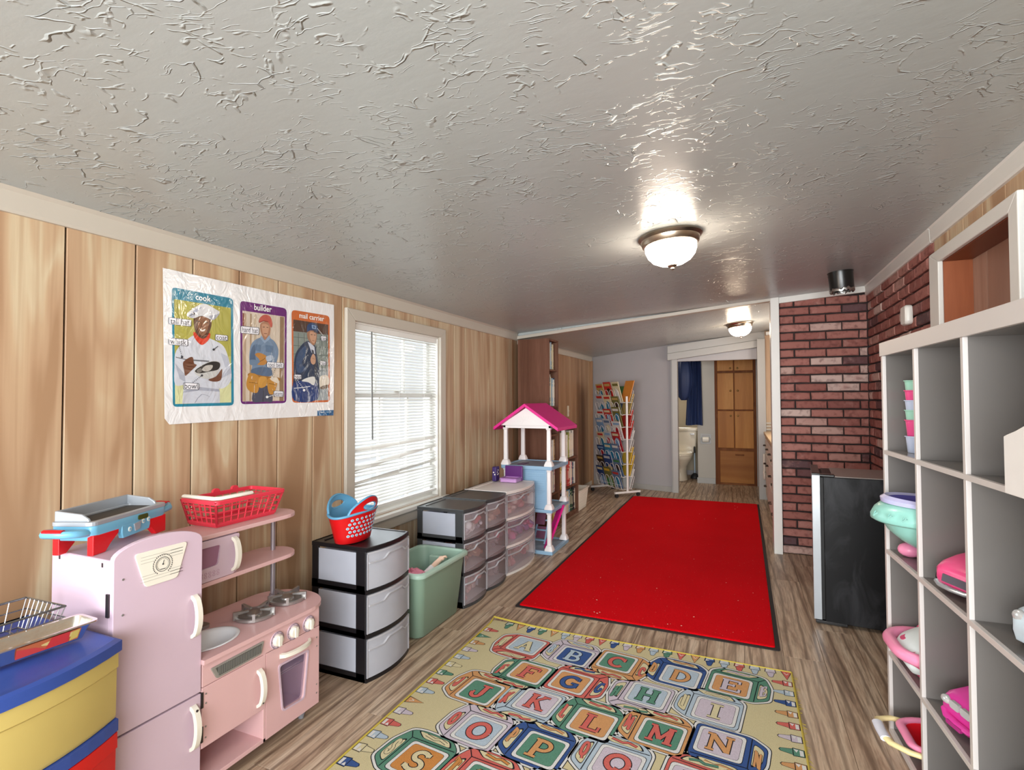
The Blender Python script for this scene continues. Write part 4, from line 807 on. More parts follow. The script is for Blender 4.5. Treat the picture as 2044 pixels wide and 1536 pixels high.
# ---------------------------------------------------------------- drawer carts
M_CBLK = plain('cart_black', '#141317', .38, var=.1, bump=.15, bscale=350); M_CGRY = plain('cart_charcoal', '#3c3e40', .32, var=.06, bump=.15, bscale=350); M_CWHT = plain('cart_white', '#e4dfdb', .4, var=.02)
M_FR = frosted('frosted_front', '#d3d6e0', .52); M_FRS = frosted('frosted_side', '#c9cedb', .62); M_FRP = frosted('clear_pinkish_front', '#cdbcbe', .22); M_FRR = frosted('frosted_rim', '#c6c6cc', .75)
def arcx(y, W, bow, xf): u = 2*y/W-1; return xf+bow*(1-u*u)
def cart(label, Y0, W, D, mat, group, ztop=.615, front=M_FR, xfront=-1.592, bow=.032, topmat=None):
    r = thing('drawer_cart', label, 'drawer unit', (xfront-D/2,Y0+W/2,0)); r['group'] = group
    xb = xfront-D; n = 12
    def outline(ins, back=0): return [(xb+back,Y0+ins),(xb+back,Y0+W-ins)]+[(arcx(W-ins-(W-2*ins)*k/n,W,bow,xfront)-ins, Y0+W-ins-(W-2*ins)*k/n) for k in range(n+1)]
    b = MB(); b.loft([[(x,y,z) for x,y in outline(i)] for i,z in ((0,ztop-.02),(0,ztop-.003),(.003,ztop),(.012,ztop),(.016,ztop-.003),(.05,ztop-.003))]); tp_ = b.build('top', topmat or mat, r, smooth=30)
    MB().box(xb+.04,Y0+W*.12,ztop-.003,xb+.046,Y0+W*.88,ztop+.001).build('top_groove', mat, tp_)
    b = MB()
    for y in (Y0,Y0+W-.012):
        for xx0,xx1 in ((xfront-.06,xfront-.004),(xb,xb+.04)): MB().box(xx0,y,.0,xx1,y+.012,ztop-.02).build('post', mat, r, bev=.003)
    for z0,z1 in ((0,.017),(.199,.217),(.400,.418)):
        b = MB(); b.loft([[(x,y,z) for x,y in outline(0)] for z in (z0,z1)]); b.box(xb,Y0,z0,xfront-.01,Y0+.01,z1+.02); b.box(xb,Y0+W-.01,z0,xfront-.01,Y0+W,z1+.02); b.build('rail', mat, r)
    for z0,z1 in ((.018,.198),(.218,.399),(.419,ztop-.021)):
        yy = [(W-.008)*k/n+.004 for k in range(n+1)]
        def bar(z_a, z_b, off, th): 
            bb = MB(); bb.loft([[(arcx(y,W,bow,xfront)+off-th,Y0+y,z_a),(arcx(y,W,bow,xfront)+off,Y0+y,z_a),(arcx(y,W,bow,xfront)+off,Y0+y,z_b),(arcx(y,W,bow,xfront)+off-th,Y0+y,z_b)] for y in yy]); return bb
        d = bar(z0+.002,z1-.002,0,.004).build('drawer', front, r, smooth=40)
        # moulded pull: a lip that dips in the middle
        bb = MB(); rr = []
        for k in range(25):
            t_ = k/24; y = .012+(W-.024)*t_; dip = 0 if t_ < .28 or t_ > .8 else 1; sm = min(1,max(0,(t_-.26)/.1))*min(1,max(0,(.84-t_)/.1)); x = arcx(y,W,bow,xfront); zz = z1-.052+.022*sm
            rr.append([(x-.001,Y0+y,zz-.004),(x+.006,Y0+y,zz-.002),(x+.008,Y0+y,zz+.003),(x-.001,Y0+y,zz+.006)])
        bb.loft(rr); bb.build('pull_lip', M_FRR, d, smooth=50)
        b2 = bar(z1-.01,z1-.002,.004,.006); b2.build('front_rim', M_FRR, d, smooth=40)
        for y in (.004,W-.010): x = arcx(y,W,bow,xfront); MB().box(x-.004,Y0+y,z0+.002,x+.003,Y0+y+.006,z1-.002).build('front_edge', M_FRR, d)
        for y in (.003,W-.006): MB().box(xb+.038,Y0+y,z0+.006,xfront-.062,Y0+y+.003,z1-.008).build('side_panel', M_FRS, d)
        bb = MB(); bb.box(xb+.012,Y0+.006,z0+.004,xfront-.004,Y0+W-.006,z0+.007); bb.box(xb+.010,Y0+.006,z0+.004,xb+.013,Y0+W-.006,z1-.03); bb.build('drawer_floor', M_FRS, d)
    return r
cart('black framed three-drawer plastic cart with empty frosted drawers beside the toy kitchen', 1.997, .338, .325, M_CBLK, 'three-drawer plastic carts')
cart('charcoal three-drawer cart nearest the green tub, toys in its frosted drawers', 2.93, .322, .34, M_CGRY, 'three-drawer plastic carts', ztop=.607, front=M_FRP)
cart('charcoal three-drawer cart touching the white cart', 3.254, .322, .34, M_CGRY, 'three-drawer plastic carts', ztop=.612, front=M_FRP)
cart('white three-drawer cart beside the toy dollhouse', 3.59, .57, .35, M_CWHT, 'three-drawer plastic carts', ztop=.612, front=M_FRP, bow=.05)
# jumbled toys inside the drawers
TOYC = {'pinks':['#c9808c','#d9a0a0','#b86b74','#e2c4c0','#c7a08a'],'cool':['#c8c4d0','#e0dfe4','#c0505c','#7d8fb0','#b7b2c0'],'browns':['#a8755f','#9a5f50','#b98a72','#7f5648','#c69f84'],'purple':['#a04a86','#c25590','#7d4f90','#c9608c','#8c6aa8'],'greys':['#6f6470','#8a7d84','#a88f92','#5c5460','#c46a80']}
def toys(x0, x1, y0, y1, z, h, pal, n, lab, seed):
    r = random.Random(seed); b = MB(); mats = [plain('toy_'+c, c, .5) for c in TOYC[pal]]
    for i in range(n):
        x, y = r.uniform(x0+.03,x1-.03), r.uniform(y0+.03,y1-.03); s_ = r.uniform(.016,.042); zz = z+r.uniform(.01,h)
        b.T = Matrix.Translation((x,y,zz)) @ Matrix.Rotation(r.uniform(0,6),4,Vector((r.uniform(-1,1),r.uniform(-1,1),.3)).normalized())
        k = r.randrange(3); mi = r.randrange(len(mats))
        if k == 0: b.ball((0,0,0),(s_,s_*r.uniform(.5,1),s_*.8),8,6,mi)
        elif k == 1: b.tube([(-.02,0,0),(0,.012,.004),(.024,.0,.0),(.034,-.014,.006)],s_*.4,6,mi=mi)
        else: b.loft([[(px,py,zz_) for px,py in rrect(-s_,-s_*.7,s_,s_*.7,s_*.3,2)] for zz_ in (-s_*.35,s_*.35)],mi=mi)
    b.T = Matrix(); o = b.build('jumbled_toys', mats, None, smooth=50); tag(o, lab, 'toys', None, 'stuff'); return o
zz = (.026,.226,.427)
for Y0,W,nm,pals in ((2.93,.322,'charcoal cart by the green tub',('pinks','browns','cool')),(3.254,.322,'charcoal cart touching the white one',('greys','greys','browns')),(3.59,.57,'white cart',('pinks','purple','pinks'))):
    for i,(z,lv) in enumerate(zip(zz,('bottom','middle','top'))): toys(-1.88,-1.585,Y0,Y0+W,z,.12 if nm[0] != 'c' or i < 2 else .07,pals[i],60 if W < .4 else 95,'small jumbled toys in the %s drawer of the %s' % (lv,nm), int(Y0*100)+i)
# ---------------------------------------------------------------- red and blue tote on the black cart
M_TOTEB = plain('tote_blue', '#5f9fc4', .4, var=.04); M_TOTER = plain('tote_red', '#cf1016', .38, var=.04); M_SPOT = plain('tote_hole_pale', '#bcd8e4', .4)
TO = (-1.755,2.10,.6155); tb = thing('tote_basket', 'red and blue plastic tote with holes and loop handles on the black cart', 'basket', TO, .12)
TM = WM[tb.name]
def tsurf(a, w, off=0):                   # angle round the tote (0 faces the room), height 0..1
    ay, ax = .112+.044*w, .068+.028*w
    z = .155*w
    return Vector(((ax+off)*math.cos(a), (ay+off)*math.sin(a), z+.018*w*w*w*abs(math.sin(a))**3*-1 + .0))
n = 48
b = MB(); b.T = TM; b.loft([[tsurf(2*PI*k/n,w,-.006 if w == 0 else 0) for k in range(n)] for w in (0,.02,.2,.4,.6,.8,.93)], True, False); body = b.build('body', M_TOTER, tb, smooth=60)
b = MB(); b.T = TM; b.loft([[tsurf(2*PI*k/n,w,-.0035) for k in range(n)] for w in (.03,.2,.4,.6,.8,.93)], True, False); b.build('lining', M_TOTEB, tb, smooth=60)
b = MB(); b.T = TM; b.tube([tsurf(2*PI*k/n,.945,-.001) for k in range(n)],.0062,8,True); b.build('rim_band', M_TOTEB, tb, smooth=60)
NH = 28
def tpt(a, z, off):                       # point on the (extended) tote wall
    w = min(1.0, z/.155); p_ = tsurf(a,w,off); return Vector((p_.x,p_.y,z))
for side in (0,PI):
    s_ = 1
    OUT, INN = [], []
    for k in range(NH):
        t_ = 2*PI*k/NH; c_, n_ = math.cos(t_), math.sin(t_)
        if n_ >= 0: OUT.append((.95*c_*(1-.42*n_), .142+.070*n_**.8))
        else: OUT.append((.95*c_, .142+.012*n_))
        INN.append((.36*c_, .168+.019*n_))
    for off0,off1,m,nm in ((.0,.003,M_TOTER,'handle'),(-.006,.0,M_TOTEB,'handle_lining')):
        b = MB(); b.T = TM; n = NH
        vs = [tpt(side+a,z,off0) for a,z in OUT]+[tpt(side+a,z,off0) for a,z in INN]+[tpt(side+a,z,off1) for a,z in OUT]+[tpt(side+a,z,off1) for a,z in INN]; fs = []
        for k in range(n):
            j_ = (k+1) % n; fs += [(k,n+k,n+j_,j_),(2*n+k,2*n+j_,3*n+j_,3*n+k),(k,j_,2*n+j_,2*n+k),(n+k,3*n+k,3*n+j_,n+j_)]
        b.add(vs, fs); b.build(nm, m, tb, smooth=50)
    b = MB(); b.T = TM; b.tube([tpt(side+a,z,-.002) for a,z in OUT[:NH//2+1]],.0055,6); b.build('handle_band', M_TOTEB, tb, smooth=60)
    b = MB(); b.T = TM; b.tube([tpt(side+a,z,-.002) for a,z in INN],.0042,6,True); b.build('grip_edge', M_TOTEB, tb, smooth=60)
b = MB(); b.T = TM; c2 = MB(); c2.T = TM
for r_ in range(5):
    for k in range(11):
        a = -1.0+.21*k+(.1 if r_ % 2 else 0); w = .26+.125*r_
        if w > .7 and abs(a) > .95: continue
        p_ = tsurf(a,w,.0005); nn = Vector((math.cos(a)/.8,math.sin(a)*.8,-.1))
        b.disc(p_,.0078,.0062,nn,12,0,.0012); c2.disc(p_+nn*.0012,.0045,.0036,nn,10,0,.0009)
b.build('hole_rims', M_SPOT, tb); c2.build('holes', plain('tote_hole_blue','#6d9dbb',.5), tb)
# ---------------------------------------------------------------- sage green tub with dolls
M_SAGE = plain('sage_green_plastic', '#829d8a', .42, var=.04, scale=4); M_SAGER = plain('sage_rim', '#a2bdae', .4)
gt = thing('storage_tub', 'sage green storage tub holding dolls in front of the window', 'tub', (-1.72,2.68,0))
def tubr(ins, z, tpr):                    # plan outline at height share tpr
    x0,x1 = -1.84-.045*tpr+ins, -1.60+.045*tpr-ins*1; y0,y1 = 2.455-.06*tpr+ins, 2.885+.02*tpr-ins
    return [(x,y,z) for x,y in rrect(x0,y0,x1,y1,.045,5)]
b = MB(); b.loft([tubr(.012,0,0),tubr(0,.012,.03),tubr(0,.36,.95)], True, False); b.build('wall', M_SAGE, gt, smooth=50)
b = MB(); b.loft([tubr(.006,.362,.95),tubr(.008,.015,.05)], False, True); b.build('lining', plain('sage_inside','#97b3a4',.45), gt, smooth=50)
b = MB(); b.loft([tubr(0,.352,.95),tubr(-.016,.352,.95),tubr(-.018,.366,.95),tubr(-.012,.374,.95),tubr(.004,.374,.95),tubr(.006,.36,.95)], False, False); b.build('rim', M_SAGER, gt, smooth=50)
b = MB(); b.box(-1.80,2.86,.15,-1.685,2.892,.325); b.build('grip_recess', M_SAGER, gt, bev=.006)
M_SKIN = plain('doll_vinyl', '#e8c3ac', .45, var=.03)
dl = thing('doll', 'pale baby doll in white sleeves lying in the green tub, hand raised', 'doll', (-1.70,2.70,.2))
b = MB(); b.tube([(-1.72,2.64,.22),(-1.70,2.68,.275),(-1.68,2.715,.31)],[.03,.026,.02],10); b.build('sleeve', plain('white_cloth','#e8e4e4',.8,bump=.3,bscale=80), dl, smooth=60)
b = MB(); b.tube([(-1.685,2.705,.303),(-1.668,2.73,.328),(-1.652,2.752,.348)],[.017,.016,.014],10); b.ball((-1.648,2.758,.352),(.02,.018,.014),10,8)
for k in range(4): b.tube([(-1.648+.006*k-.012,2.766,.356),(-1.64+.006*k-.012,2.782,.360-.004*abs(k-1.5)),(-1.636+.006*k-.012,2.79,.352)],.0048,6)
b.tube([(-1.64,2.75,.358),(-1.627,2.76,.366),(-1.622,2.768,.364)],.005,6); b.build('arm', M_SKIN, dl, smooth=60)
b = MB(); b.ball((-1.775,2.54,.20),(.06,.07,.06),14,10); b.build('torso', plain('white_cloth','#e8e4e4',.8), dl, smooth=60)
rr_ = random.Random(5); b = MB(); C0 = Vector((-1.73,2.56,.285))
rings = []
for j in range(9):
    ph = PI*j/8
    rings.append([C0+Vector(((.085+.016*math.sin(7*k+j*2.3))*math.sin(ph+.02)*math.cos(2*PI*k/28),(.085+.016*math.cos(5*k+j*1.7))*math.sin(ph+.02)*math.sin(2*PI*k/28),-.05*math.cos(ph)+.008*math.sin(3*k+j))) for k in range(28)])
b.loft(rings); tag(b.build('tulle_skirt', plain('pink_tulle','#e690a8',.85,var=.12,bump=.6,bscale=60), None, smooth=30), 'crumpled pink tulle skirt in the front corner of the green tub', 'doll clothes')
b = MB(); b.loft([[(-1.74+.05*s_*math.cos(2*PI*k/20),2.66+.05*s_*math.sin(2*PI*k/20),.245+z) for k in range(20)] for s_,z in ((1,0),(1,.01),(.85,.03),(.5,.042),(.05,.046))]); tag(b.build('toy_bowl', plain('toy_green','#6f9f8c',.4), None, smooth=60), 'upturned green toy bowl among the dolls in the tub', 'toy')
b = MB(); b.loft([[(x,y,z) for x,y in rrect(-1.80,2.50,-1.65,2.84,.04)] for z in (.03,.17,.19)]); tag(b.build('folded_blanket', plain('grey_cloth','#cfcac6',.9,bump=.5,bscale=50), None, bev=.02), 'pale cloth bundled under the dolls in the green tub', 'blanket')
# ---------------------------------------------------------------- purple toy box on the white cart
M_PURD = plain('deep_purple', '#5a1d6b', .35); M_LIL = plain('lilac_plastic', '#c294c9', .35)
jb = thing('jewelry_box', 'open purple and lilac toy jewellery box on top of the white cart', 'toy box', (-1.77,4.06,.613))
b = MB(); b.loft([[(x,y,z) for x,y in rrect(-1.835,4.0,-1.69,4.12,.012)] for z in (.613,.638)]); b.build('base', M_LIL, jb, bev=.003)
b = MB(); b.ring(rrect(-1.84,3.995,-1.685,4.125,.014),rrect(-1.825,4.01,-1.70,4.11,.01),'z',.638,.646); b.build('tray_rim', plain('lilac_dark','#a877b4',.35), jb)
b = MB(); b.box(-1.84,4.115,.613,-1.68,4.13,.735); b.build('lid', M_PURD, jb, bev=.006)
b = MB(); b.prism(rrect(3.99,.614,4.06,.735,.012),'x',-1.90,-1.865); sd = b.build('side_mirror_box', plain('navy_purple','#3c2a66',.35), jb, bev=.004)
b = MB()
for y,z in ((4.015,.69),(4.03,.705),(4.035,.675),(4.02,.67)): b.disc((-1.863,y,z),.006,.006,(1,0,0),6)
b.T = Matrix(); 
for x,z in ((-1.885,.69),(-1.875,.672)): b.disc((x,3.988,z),.006,.006,(0,-1,0),8)
b.build('stud', M_WHITEP, sd)
# ---------------------------------------------------------------- dollhouse
M_DHB = plain('dollhouse_blue', '#8fb2cd', .42, var=.04); M_DHG = plain('dollhouse_floor', '#8f9fae', .5, var=.1); M_DHW = plain('dollhouse_white', '#ece7e6', .4, var=.02); M_DHP = plain('hot_pink', '#e0218a', .4, var=.04)
dh = thing('dollhouse', 'three-storey toy dollhouse with pink roof and white columns by the tall bookcase', 'dollhouse', (-1.68,4.42,0))
x0,x1,y0,y1 = -1.915,-1.45,4.195,4.66
def deck(z0,z1,nm):
    o = MB().ring(rrect(x0,y0,x1,y1,.01,2),rrect(x0+.03,y0+.03,x1-.03,y1-.03,.008,2),'z',z0,z1).build('deck_rim', M_DHB, dh, bev=.003)
    MB().box(x0+.025,y0+.025,z0,x1-.025,y1-.025,z1-.006).build('deck_floor', M_DHG, dh)
deck(.0,.03,''); deck(.345,.372,''); deck(.70,.73,'')
def column(x, y, z0, z1):
    b = MB(); s_ = .017
    b.loft([[(x+px,y+py,zz) for px,py in rrect(-a,-a,a,a,a*.25,2)] for zz,a in ((z0,.036),(z0+.01,.036),(z0+.04,.024),(z0+.045,s_),(z1-.02,s_*.92),(z1-.012,.021),(z1,.022))]); b.build('column', M_DHW, dh, smooth=30)
for cx,cy in ((x0+.035,y0+.035),(x1-.035,y0+.035),(x1-.035,y1-.035),(x0+.035,y1-.035)): column(cx,cy,.73,1.05)
for cx,cy in ((x1-.035,y0+.035),(x1-.035,y1-.035),(x0+.035,y1-.035)): column(cx,cy,.372,.70); column(cx,cy,.03,.345)
for z0,z1 in ((.372,.70),(.03,.345)): column(x0+.035,y0+.035,z0,z1)
b = MB(); b.box(x0+.015,y0+.02,1.045,x1-.01,y0+.045,1.07); b.box(x0+.015,y1-.045,1.045,x1-.01,y1-.02,1.07); b.box(x1-.035,y0+.02,1.045,x1-.01,y1-.02,1.07); b.box(x0+.015,y0+.02,1.045,x0+.04,y1-.02,1.07); b.build('eave_beam', M_DHW, dh, bev=.003)
xm, za, ze = (x0+x1)/2-.0, 1.238, 1.068
for y in (y0+.005,y1-.03):
    g = MB().prism([(x0-.005,ze),(x1+.01,ze),(xm,za-.02)],'y',y,y+.022).build('gable', M_DHW, dh, bev=.002)
    b = MB()
    for k in range(11):
        a = PI*(k+.5)/11; c_, s_ = math.cos(a), math.sin(a)
        b.hexa([(xm+c_*.03-s_*.003,y-.003,ze+.012+s_*.03+c_*.003),(xm+c_*.03+s_*.003,y-.003,ze+.012+s_*.03-c_*.003),(xm+c_*.03+s_*.003,y,ze+.012+s_*.03-c_*.003),(xm+c_*.03-s_*.003,y,ze+.012+s_*.03+c_*.003),
                (xm+c_*.09-s_*.008,y-.003,ze+.012+s_*.07+c_*.008),(xm+c_*.09+s_*.008,y-.003,ze+.012+s_*.07-c_*.008),(xm+c_*.09+s_*.008,y,ze+.012+s_*.07-c_*.008),(xm+c_*.09-s_*.008,y,ze+.012+s_*.07+c_*.008)])
    b.build('sunburst', M_DHW, g)
for sg,xe in ((-1,x0-.055),(1,x1+.065)):
    b = MB(); dz = .028; zt_ = za+.018; zE = 1.055
    b.prism([(xm,zt_-dz),(xe,zE-dz),(xe,zE),(xm,zt_)],'y',y0-.03,y1+.06); b.build('roof_panel', M_DHP, dh, bev=.003)
# clapboard wall between first and second deck, ladder and slide
wl_ = MB().box(-1.70,y0+.02,.372,-1.50,y0+.03,.70).build('wall_panel', M_DHB, dh)
for k in range(17): MB().prism([(y0+.02,.376+.019*k),(y0+.012,.377+.019*k),(y0+.02,.394+.019*k)],'x',-1.695,-1.51).build('clapboard', M_DHB, wl_)
b = MB(); b.box(-1.712,y0+.012,.372,-1.70,y0+.035,.70); b.box(-1.512,y0+.012,.372,-1.50,y0+.035,.70); b.build('wall_edge', M_DHB, wl_)
b = MB(); b.hexa([(-1.56,y0+.10,.03),(-1.52,y0+.04,.03),(-1.50,y0+.06,.03),(-1.54,y0+.12,.03),(-1.50,y1-.14,.365),(-1.44,y1-.2,.365),(-1.43,y1-.18,.365),(-1.49,y1-.12,.365)]); b.build('slide', M_DHP, dh)
b = MB(); b.hexa([(-1.60,4.27,.345),(-1.48,4.27,.345),(-1.47,4.62,.345),(-1.60,4.62,.345),(-1.60,4.27,.362),(-1.48,4.27,.362),(-1.47,4.62,.362),(-1.60,4.62,.362)]); b.build('pink_floor', M_DHP, dh)
b = MB()
for x in (-1.70,-1.60): b.hexa([(x,4.40,.03),(x+.012,4.40,.03),(x+.012,4.42,.03),(x,4.42,.03),(x+.04,4.46,.345),(x+.052,4.46,.345),(x+.052,4.48,.345),(x+.04,4.48,.345)])
for k in range(4): z = .05+.085*k; y = 4.405+.06*z/.345; b.box(-1.70+.04*z/.345,y,z,-1.59+.04*z/.345,y+.014,z+.012)
b.build('window_frame', M_DHB, dh)
for z in (.07,.19): MB().hexa([(-1.685,4.425,z),(-1.60,4.425,z),(-1.60,4.43,z),(-1.685,4.43,z),(-1.672,4.445,z+.1),(-1.588,4.445,z+.1),(-1.588,4.45,z+.1),(-1.672,4.45,z+.1)]).build('window_pane', plain('plum_pane','#7a4a60',.3), dh)
MB().box(-1.86,4.55,.372,-1.72,4.565,.68).build('purple_screen', plain('violet','#7d1f86',.4), dh)
MB().box(-1.80,4.29,.724,-1.74,4.42,.7285).build('stair_opening', plain('violet_dark','#4f2456',.5), dh)
# ---------------------------------------------------------------- red rug
t = NT('red_pile'); v = t.coord(); a = t.noise(v, 260, 3); spk = t.ramp(t.noise(v, 95, 2, .4), [(.735,0.0),(.76,.55)])
c = t.mix(t.noise(v,2.2,3), '#d2000e', '#e40416'); c = t.mix(t.ramp(a,[(.3,.35),(.6,0.0)]), c, '#a8000a'); c = t.mix(spk, c, '#d9a08a')
t.set(Base_Color=c, Roughness=.95); t.b.inputs['Specular IOR Level'].default_value = .1; t.bump(a,.8,.006); M_REDPILE = t.m
M_RUB = plain('black_rubber', '#201c1c', .7)
RC = [(-1.318,3.085),(.168,3.069),(.184,7.13),(-1.338,7.117)]
rr = thing('red_rug', 'long red carpet mat with black rubber edge on the plank floor', 'rug', (-.58,5.1,0))
def inset(P, d):
    c = Vector((sum(p[0] for p in P)/4, sum(p[1] for p in P)/4)); return [(p[0]+(d if p[0] < c.x else -d), p[1]+(d if p[1] < c.y else -d)) for p in P]
b = MB(); b.loft([[(x,y,z) for x,y in rpoly(q_,.02)] for q_,z in ((RC,.0005),(RC,.004),(inset(RC,.022),.0055))]); b.build('rubber_edge', M_RUB, rr)
b = MB(); b.loft([[(x,y,z) for x,y in rpoly(inset(RC,d_),.015)] for d_,z in ((.022,.003),(.024,.010),(.032,.0125))]); b.build('pile', M_REDPILE, rr)
r_ = random.Random(3)
b = MB()
for k in range(26):
    x, y = r_.uniform(-1.2,.1), 3.15+3.8*r_.random()**2; s_ = r_.uniform(.002,.0055); b.T = Matrix.Translation((x,y,.0132)) @ Matrix.Rotation(r_.uniform(0,6),4,'Z'); b.loft([[(s_*m_*math.cos(a_),s_*.6*m_*math.sin(a_),z) for a_ in [2*PI*i/6 for i in range(6)]] for m_,z in ((1,0),(.7,.0015))])
o = b.build('lint', plain('lint','#e0b8a4',.9), rr); o['kind'] = 'stuff'
# ---------------------------------------------------------------- alphabet rug
PAL = dict(C='#cf6a62',L='#b3c4d2',V='#cabfcc',P='#cf9a68',G='#5d8d78',B='#3f5a92',Y='#d6cca6',O='#c98a4c',K='#22242b',W='#dcdcda')
AX0, AX1, AY0, AY1 = -1.345, .20, .62, 2.842
ar = thing('alphabet_rug', 'cream alphabet rug with lettered toy blocks and a crayon border', 'rug', (-.57,1.75,0))
b = MB(); b.prism(rrect(AX0,AY0,AX1,AY1,.01),'z',.0005,.0068); b.build('pile', flatmat('#cdc29a', .95, 2), ar)
M_BIND = plain('yellow_binding', '#b5a141', .9, var=.15, scale=80, bump=.6, bscale=200)
b = MB(); b.tube([(AX0,AY0,.006),(AX1,AY0,.006),(AX1,AY1,.006),(-.9,AY1,.006),(-1.12,AY1+.004,.010),(-1.24,AY1+.006,.016),(AX0-.004,AY1+.012,.02),(AX0,AY1-.05,.007)],.0055,6,True); b.build('binding', M_BIND, ar)
r_ = random.Random(9); b = MB()
for k in range(90): y = r_.uniform(1.4,AY1-.02); b.tube([(AX1,y,.005),(AX1+r_.uniform(.008,.022),y+r_.uniform(-.012,.012),.002)],.0008,4)
o = b.build('frayed_fringe', M_BIND, ar); o['kind'] = 'stuff'
def arc(cx, cy, rx, ry, a0, a1, n=12): return [(cx+rx*math.cos(math.radians(a0+(a1-a0)*k/n)), cy+ry*math.sin(math.radians(a0+(a1-a0)*k/n))) for k in range(n+1)]
T, S_ = .2, .09                           # stem and serif widths in a unit letter box
def ser(x, y, w=.34): return ([(x-w/2,y),(x+w/2,y)], .11)
GLY = {
 'A':[([(.22,.06),(.48,.94)],.12),([(.48,.94),(.78,.06)],.22),([(.33,.34),(.66,.34)],.09),ser(.2,.05,.3),ser(.8,.05,.36)],
 'B':[([(.25,.05),(.25,.95)],.2),(arc(.48,.72,.22,.21,95,-90)+[(.25,.51)],.15),(arc(.5,.28,.27,.23,90,-95)+[(.25,.05)],.16),([(.1,.95),(.5,.95)],.1),([(.1,.05),(.5,.05)],.1)],
 'C':[(arc(.52,.5,.34,.42,40,320),.19),([(.8,.62),(.8,.92)],.1)],
 'D':[([(.25,.05),(.25,.95)],.2),([(.25,.93)]+arc(.42,.5,.4,.43,85,-85)+[(.25,.07)],.17),([(.1,.95),(.4,.95)],.1),([(.1,.05),(.4,.05)],.1)],
 'E':[([(.27,.05),(.27,.95)],.2),([(.12,.93),(.82,.93)],.13),([(.27,.52),(.62,.52)],.12),([(.12,.07),(.86,.07)],.13),([(.82,.95),(.82,.72)],.1),([(.86,.05),(.86,.3)],.1),([(.62,.42),(.62,.62)],.08)],
 'F':[([(.3,.05),(.3,.95)],.2),([(.14,.93),(.86,.93)],.13),([(.3,.52),(.64,.52)],.12),([(.86,.95),(.86,.7)],.1),([(.64,.4),(.64,.64)],.08),ser(.3,.05,.42)],
 'G':[(arc(.5,.5,.36,.42,45,330),.19),([(.55,.42),(.9,.42)],.11),([(.79,.42),(.79,.12)],.17),([(.8,.66),(.8,.92)],.09)],
 'H':[([(.24,.05),(.24,.95)],.2),([(.76,.05),(.76,.95)],.2),([(.24,.5),(.76,.5)],.13)]+[ser(x,y,.36) for x in (.24,.76) for y in (.05,.95)],
 'I':[([(.5,.05),(.5,.95)],.22),ser(.5,.05,.5),ser(.5,.95,.5)],
 'J':[([(.62,.95),(.62,.3)],.2),(arc(.42,.3,.2,.22,0,-180)+[(.22,.36)],.17),([(.2,.38),(.3,.38)],.16),ser(.62,.95,.46)],
 'K':[([(.25,.05),(.25,.95)],.2),([(.28,.42),(.72,.92)],.12),([(.42,.55),(.76,.08)],.19),ser(.25,.05,.36),ser(.25,.95,.36),ser(.74,.94,.34),ser(.8,.05,.34)],
 'L':[([(.32,.05),(.32,.95)],.2),([(.16,.07),(.84,.07)],.13),([(.84,.05),(.84,.34)],.1),ser(.32,.95,.42)],
 'M':[([(.18,.05),(.2,.95)],.13),([(.2,.92),(.5,.2)],.18),([(.5,.2),(.8,.92)],.13),([(.8,.05),(.8,.95)],.2),ser(.17,.05,.3),ser(.82,.05,.34),ser(.16,.95,.24),ser(.84,.95,.26)],
 'N':[([(.2,.05),(.2,.95)],.13),([(.22,.92),(.78,.1)],.2),([(.8,.05),(.8,.95)],.13),ser(.2,.05,.3),ser(.16,.95,.28),ser(.8,.95,.3)],
 'O':[(arc(.5,.5,.36,.42,0,360,20),.2)],
 'P':[([(.28,.05),(.28,.95)],.2),([(.28,.93)]+arc(.5,.68,.28,.25,88,-88)+[(.28,.43)],.16),ser(.28,.05,.42),([(.12,.95),(.4,.95)],.1)],
 'Q':[(arc(.5,.54,.36,.4,0,360,20),.19),([(.45,.25),(.6,.22),(.82,.02)],.14)],
 'R':[([(.27,.05),(.27,.95)],.2),([(.27,.93)]+arc(.48,.7,.26,.23,88,-88)+[(.27,.47)],.15),([(.45,.46),(.76,.08)],.19),ser(.27,.05,.36),ser(.82,.05,.26),([(.12,.95),(.4,.95)],.1)],
 'S':[(arc(.5,.71,.25,.22,20,250)+arc(.5,.28,.29,.23,80,-155),.18),([(.75,.78),(.75,.95)],.09),([(.22,.05),(.22,.24)],.09)],
 'U':[([(.24,.95),(.24,.38)]+arc(.5,.36,.26,.29,180,360)+[(.76,.38),(.76,.95)],.17),ser(.24,.95,.36),ser(.76,.95,.36)],
 'V':[([(.2,.94),(.48,.06)],.2),([(.8,.94),(.52,.06)],.12),ser(.2,.95,.36),ser(.82,.95,.3)],
 'W':[([(.14,.94),(.32,.06)],.17),([(.5,.9),(.34,.06)],.1),([(.5,.9),(.68,.06)],.17),([(.86,.94),(.7,.06)],.1),ser(.14,.95,.28),ser(.86,.95,.26)],
 'T':[([(.5,.05),(.5,.95)],.22),([(.1,.93),(.9,.93)],.13),([(.1,.95),(.1,.7)],.1),([(.9,.95),(.9,.7)],.1),ser(.5,.05,.46)]}
def RZ(k): return .0069+.000045*k
def glyph(p, ch, o, ux, uy, col):         # draw a letter in the parallelogram o + a*ux + b*uy
    o, ux, uy = Vector(o), Vector(ux), Vector(uy); sc = (ux.length*uy.length)**.5
    for grow,c in ((.035,PAL['K']),(0,col)):
        for pts,w in GLY[ch]: p.line([tuple(o+ux*x+uy*y) for x,y in pts], (w+2*grow)*sc, c)
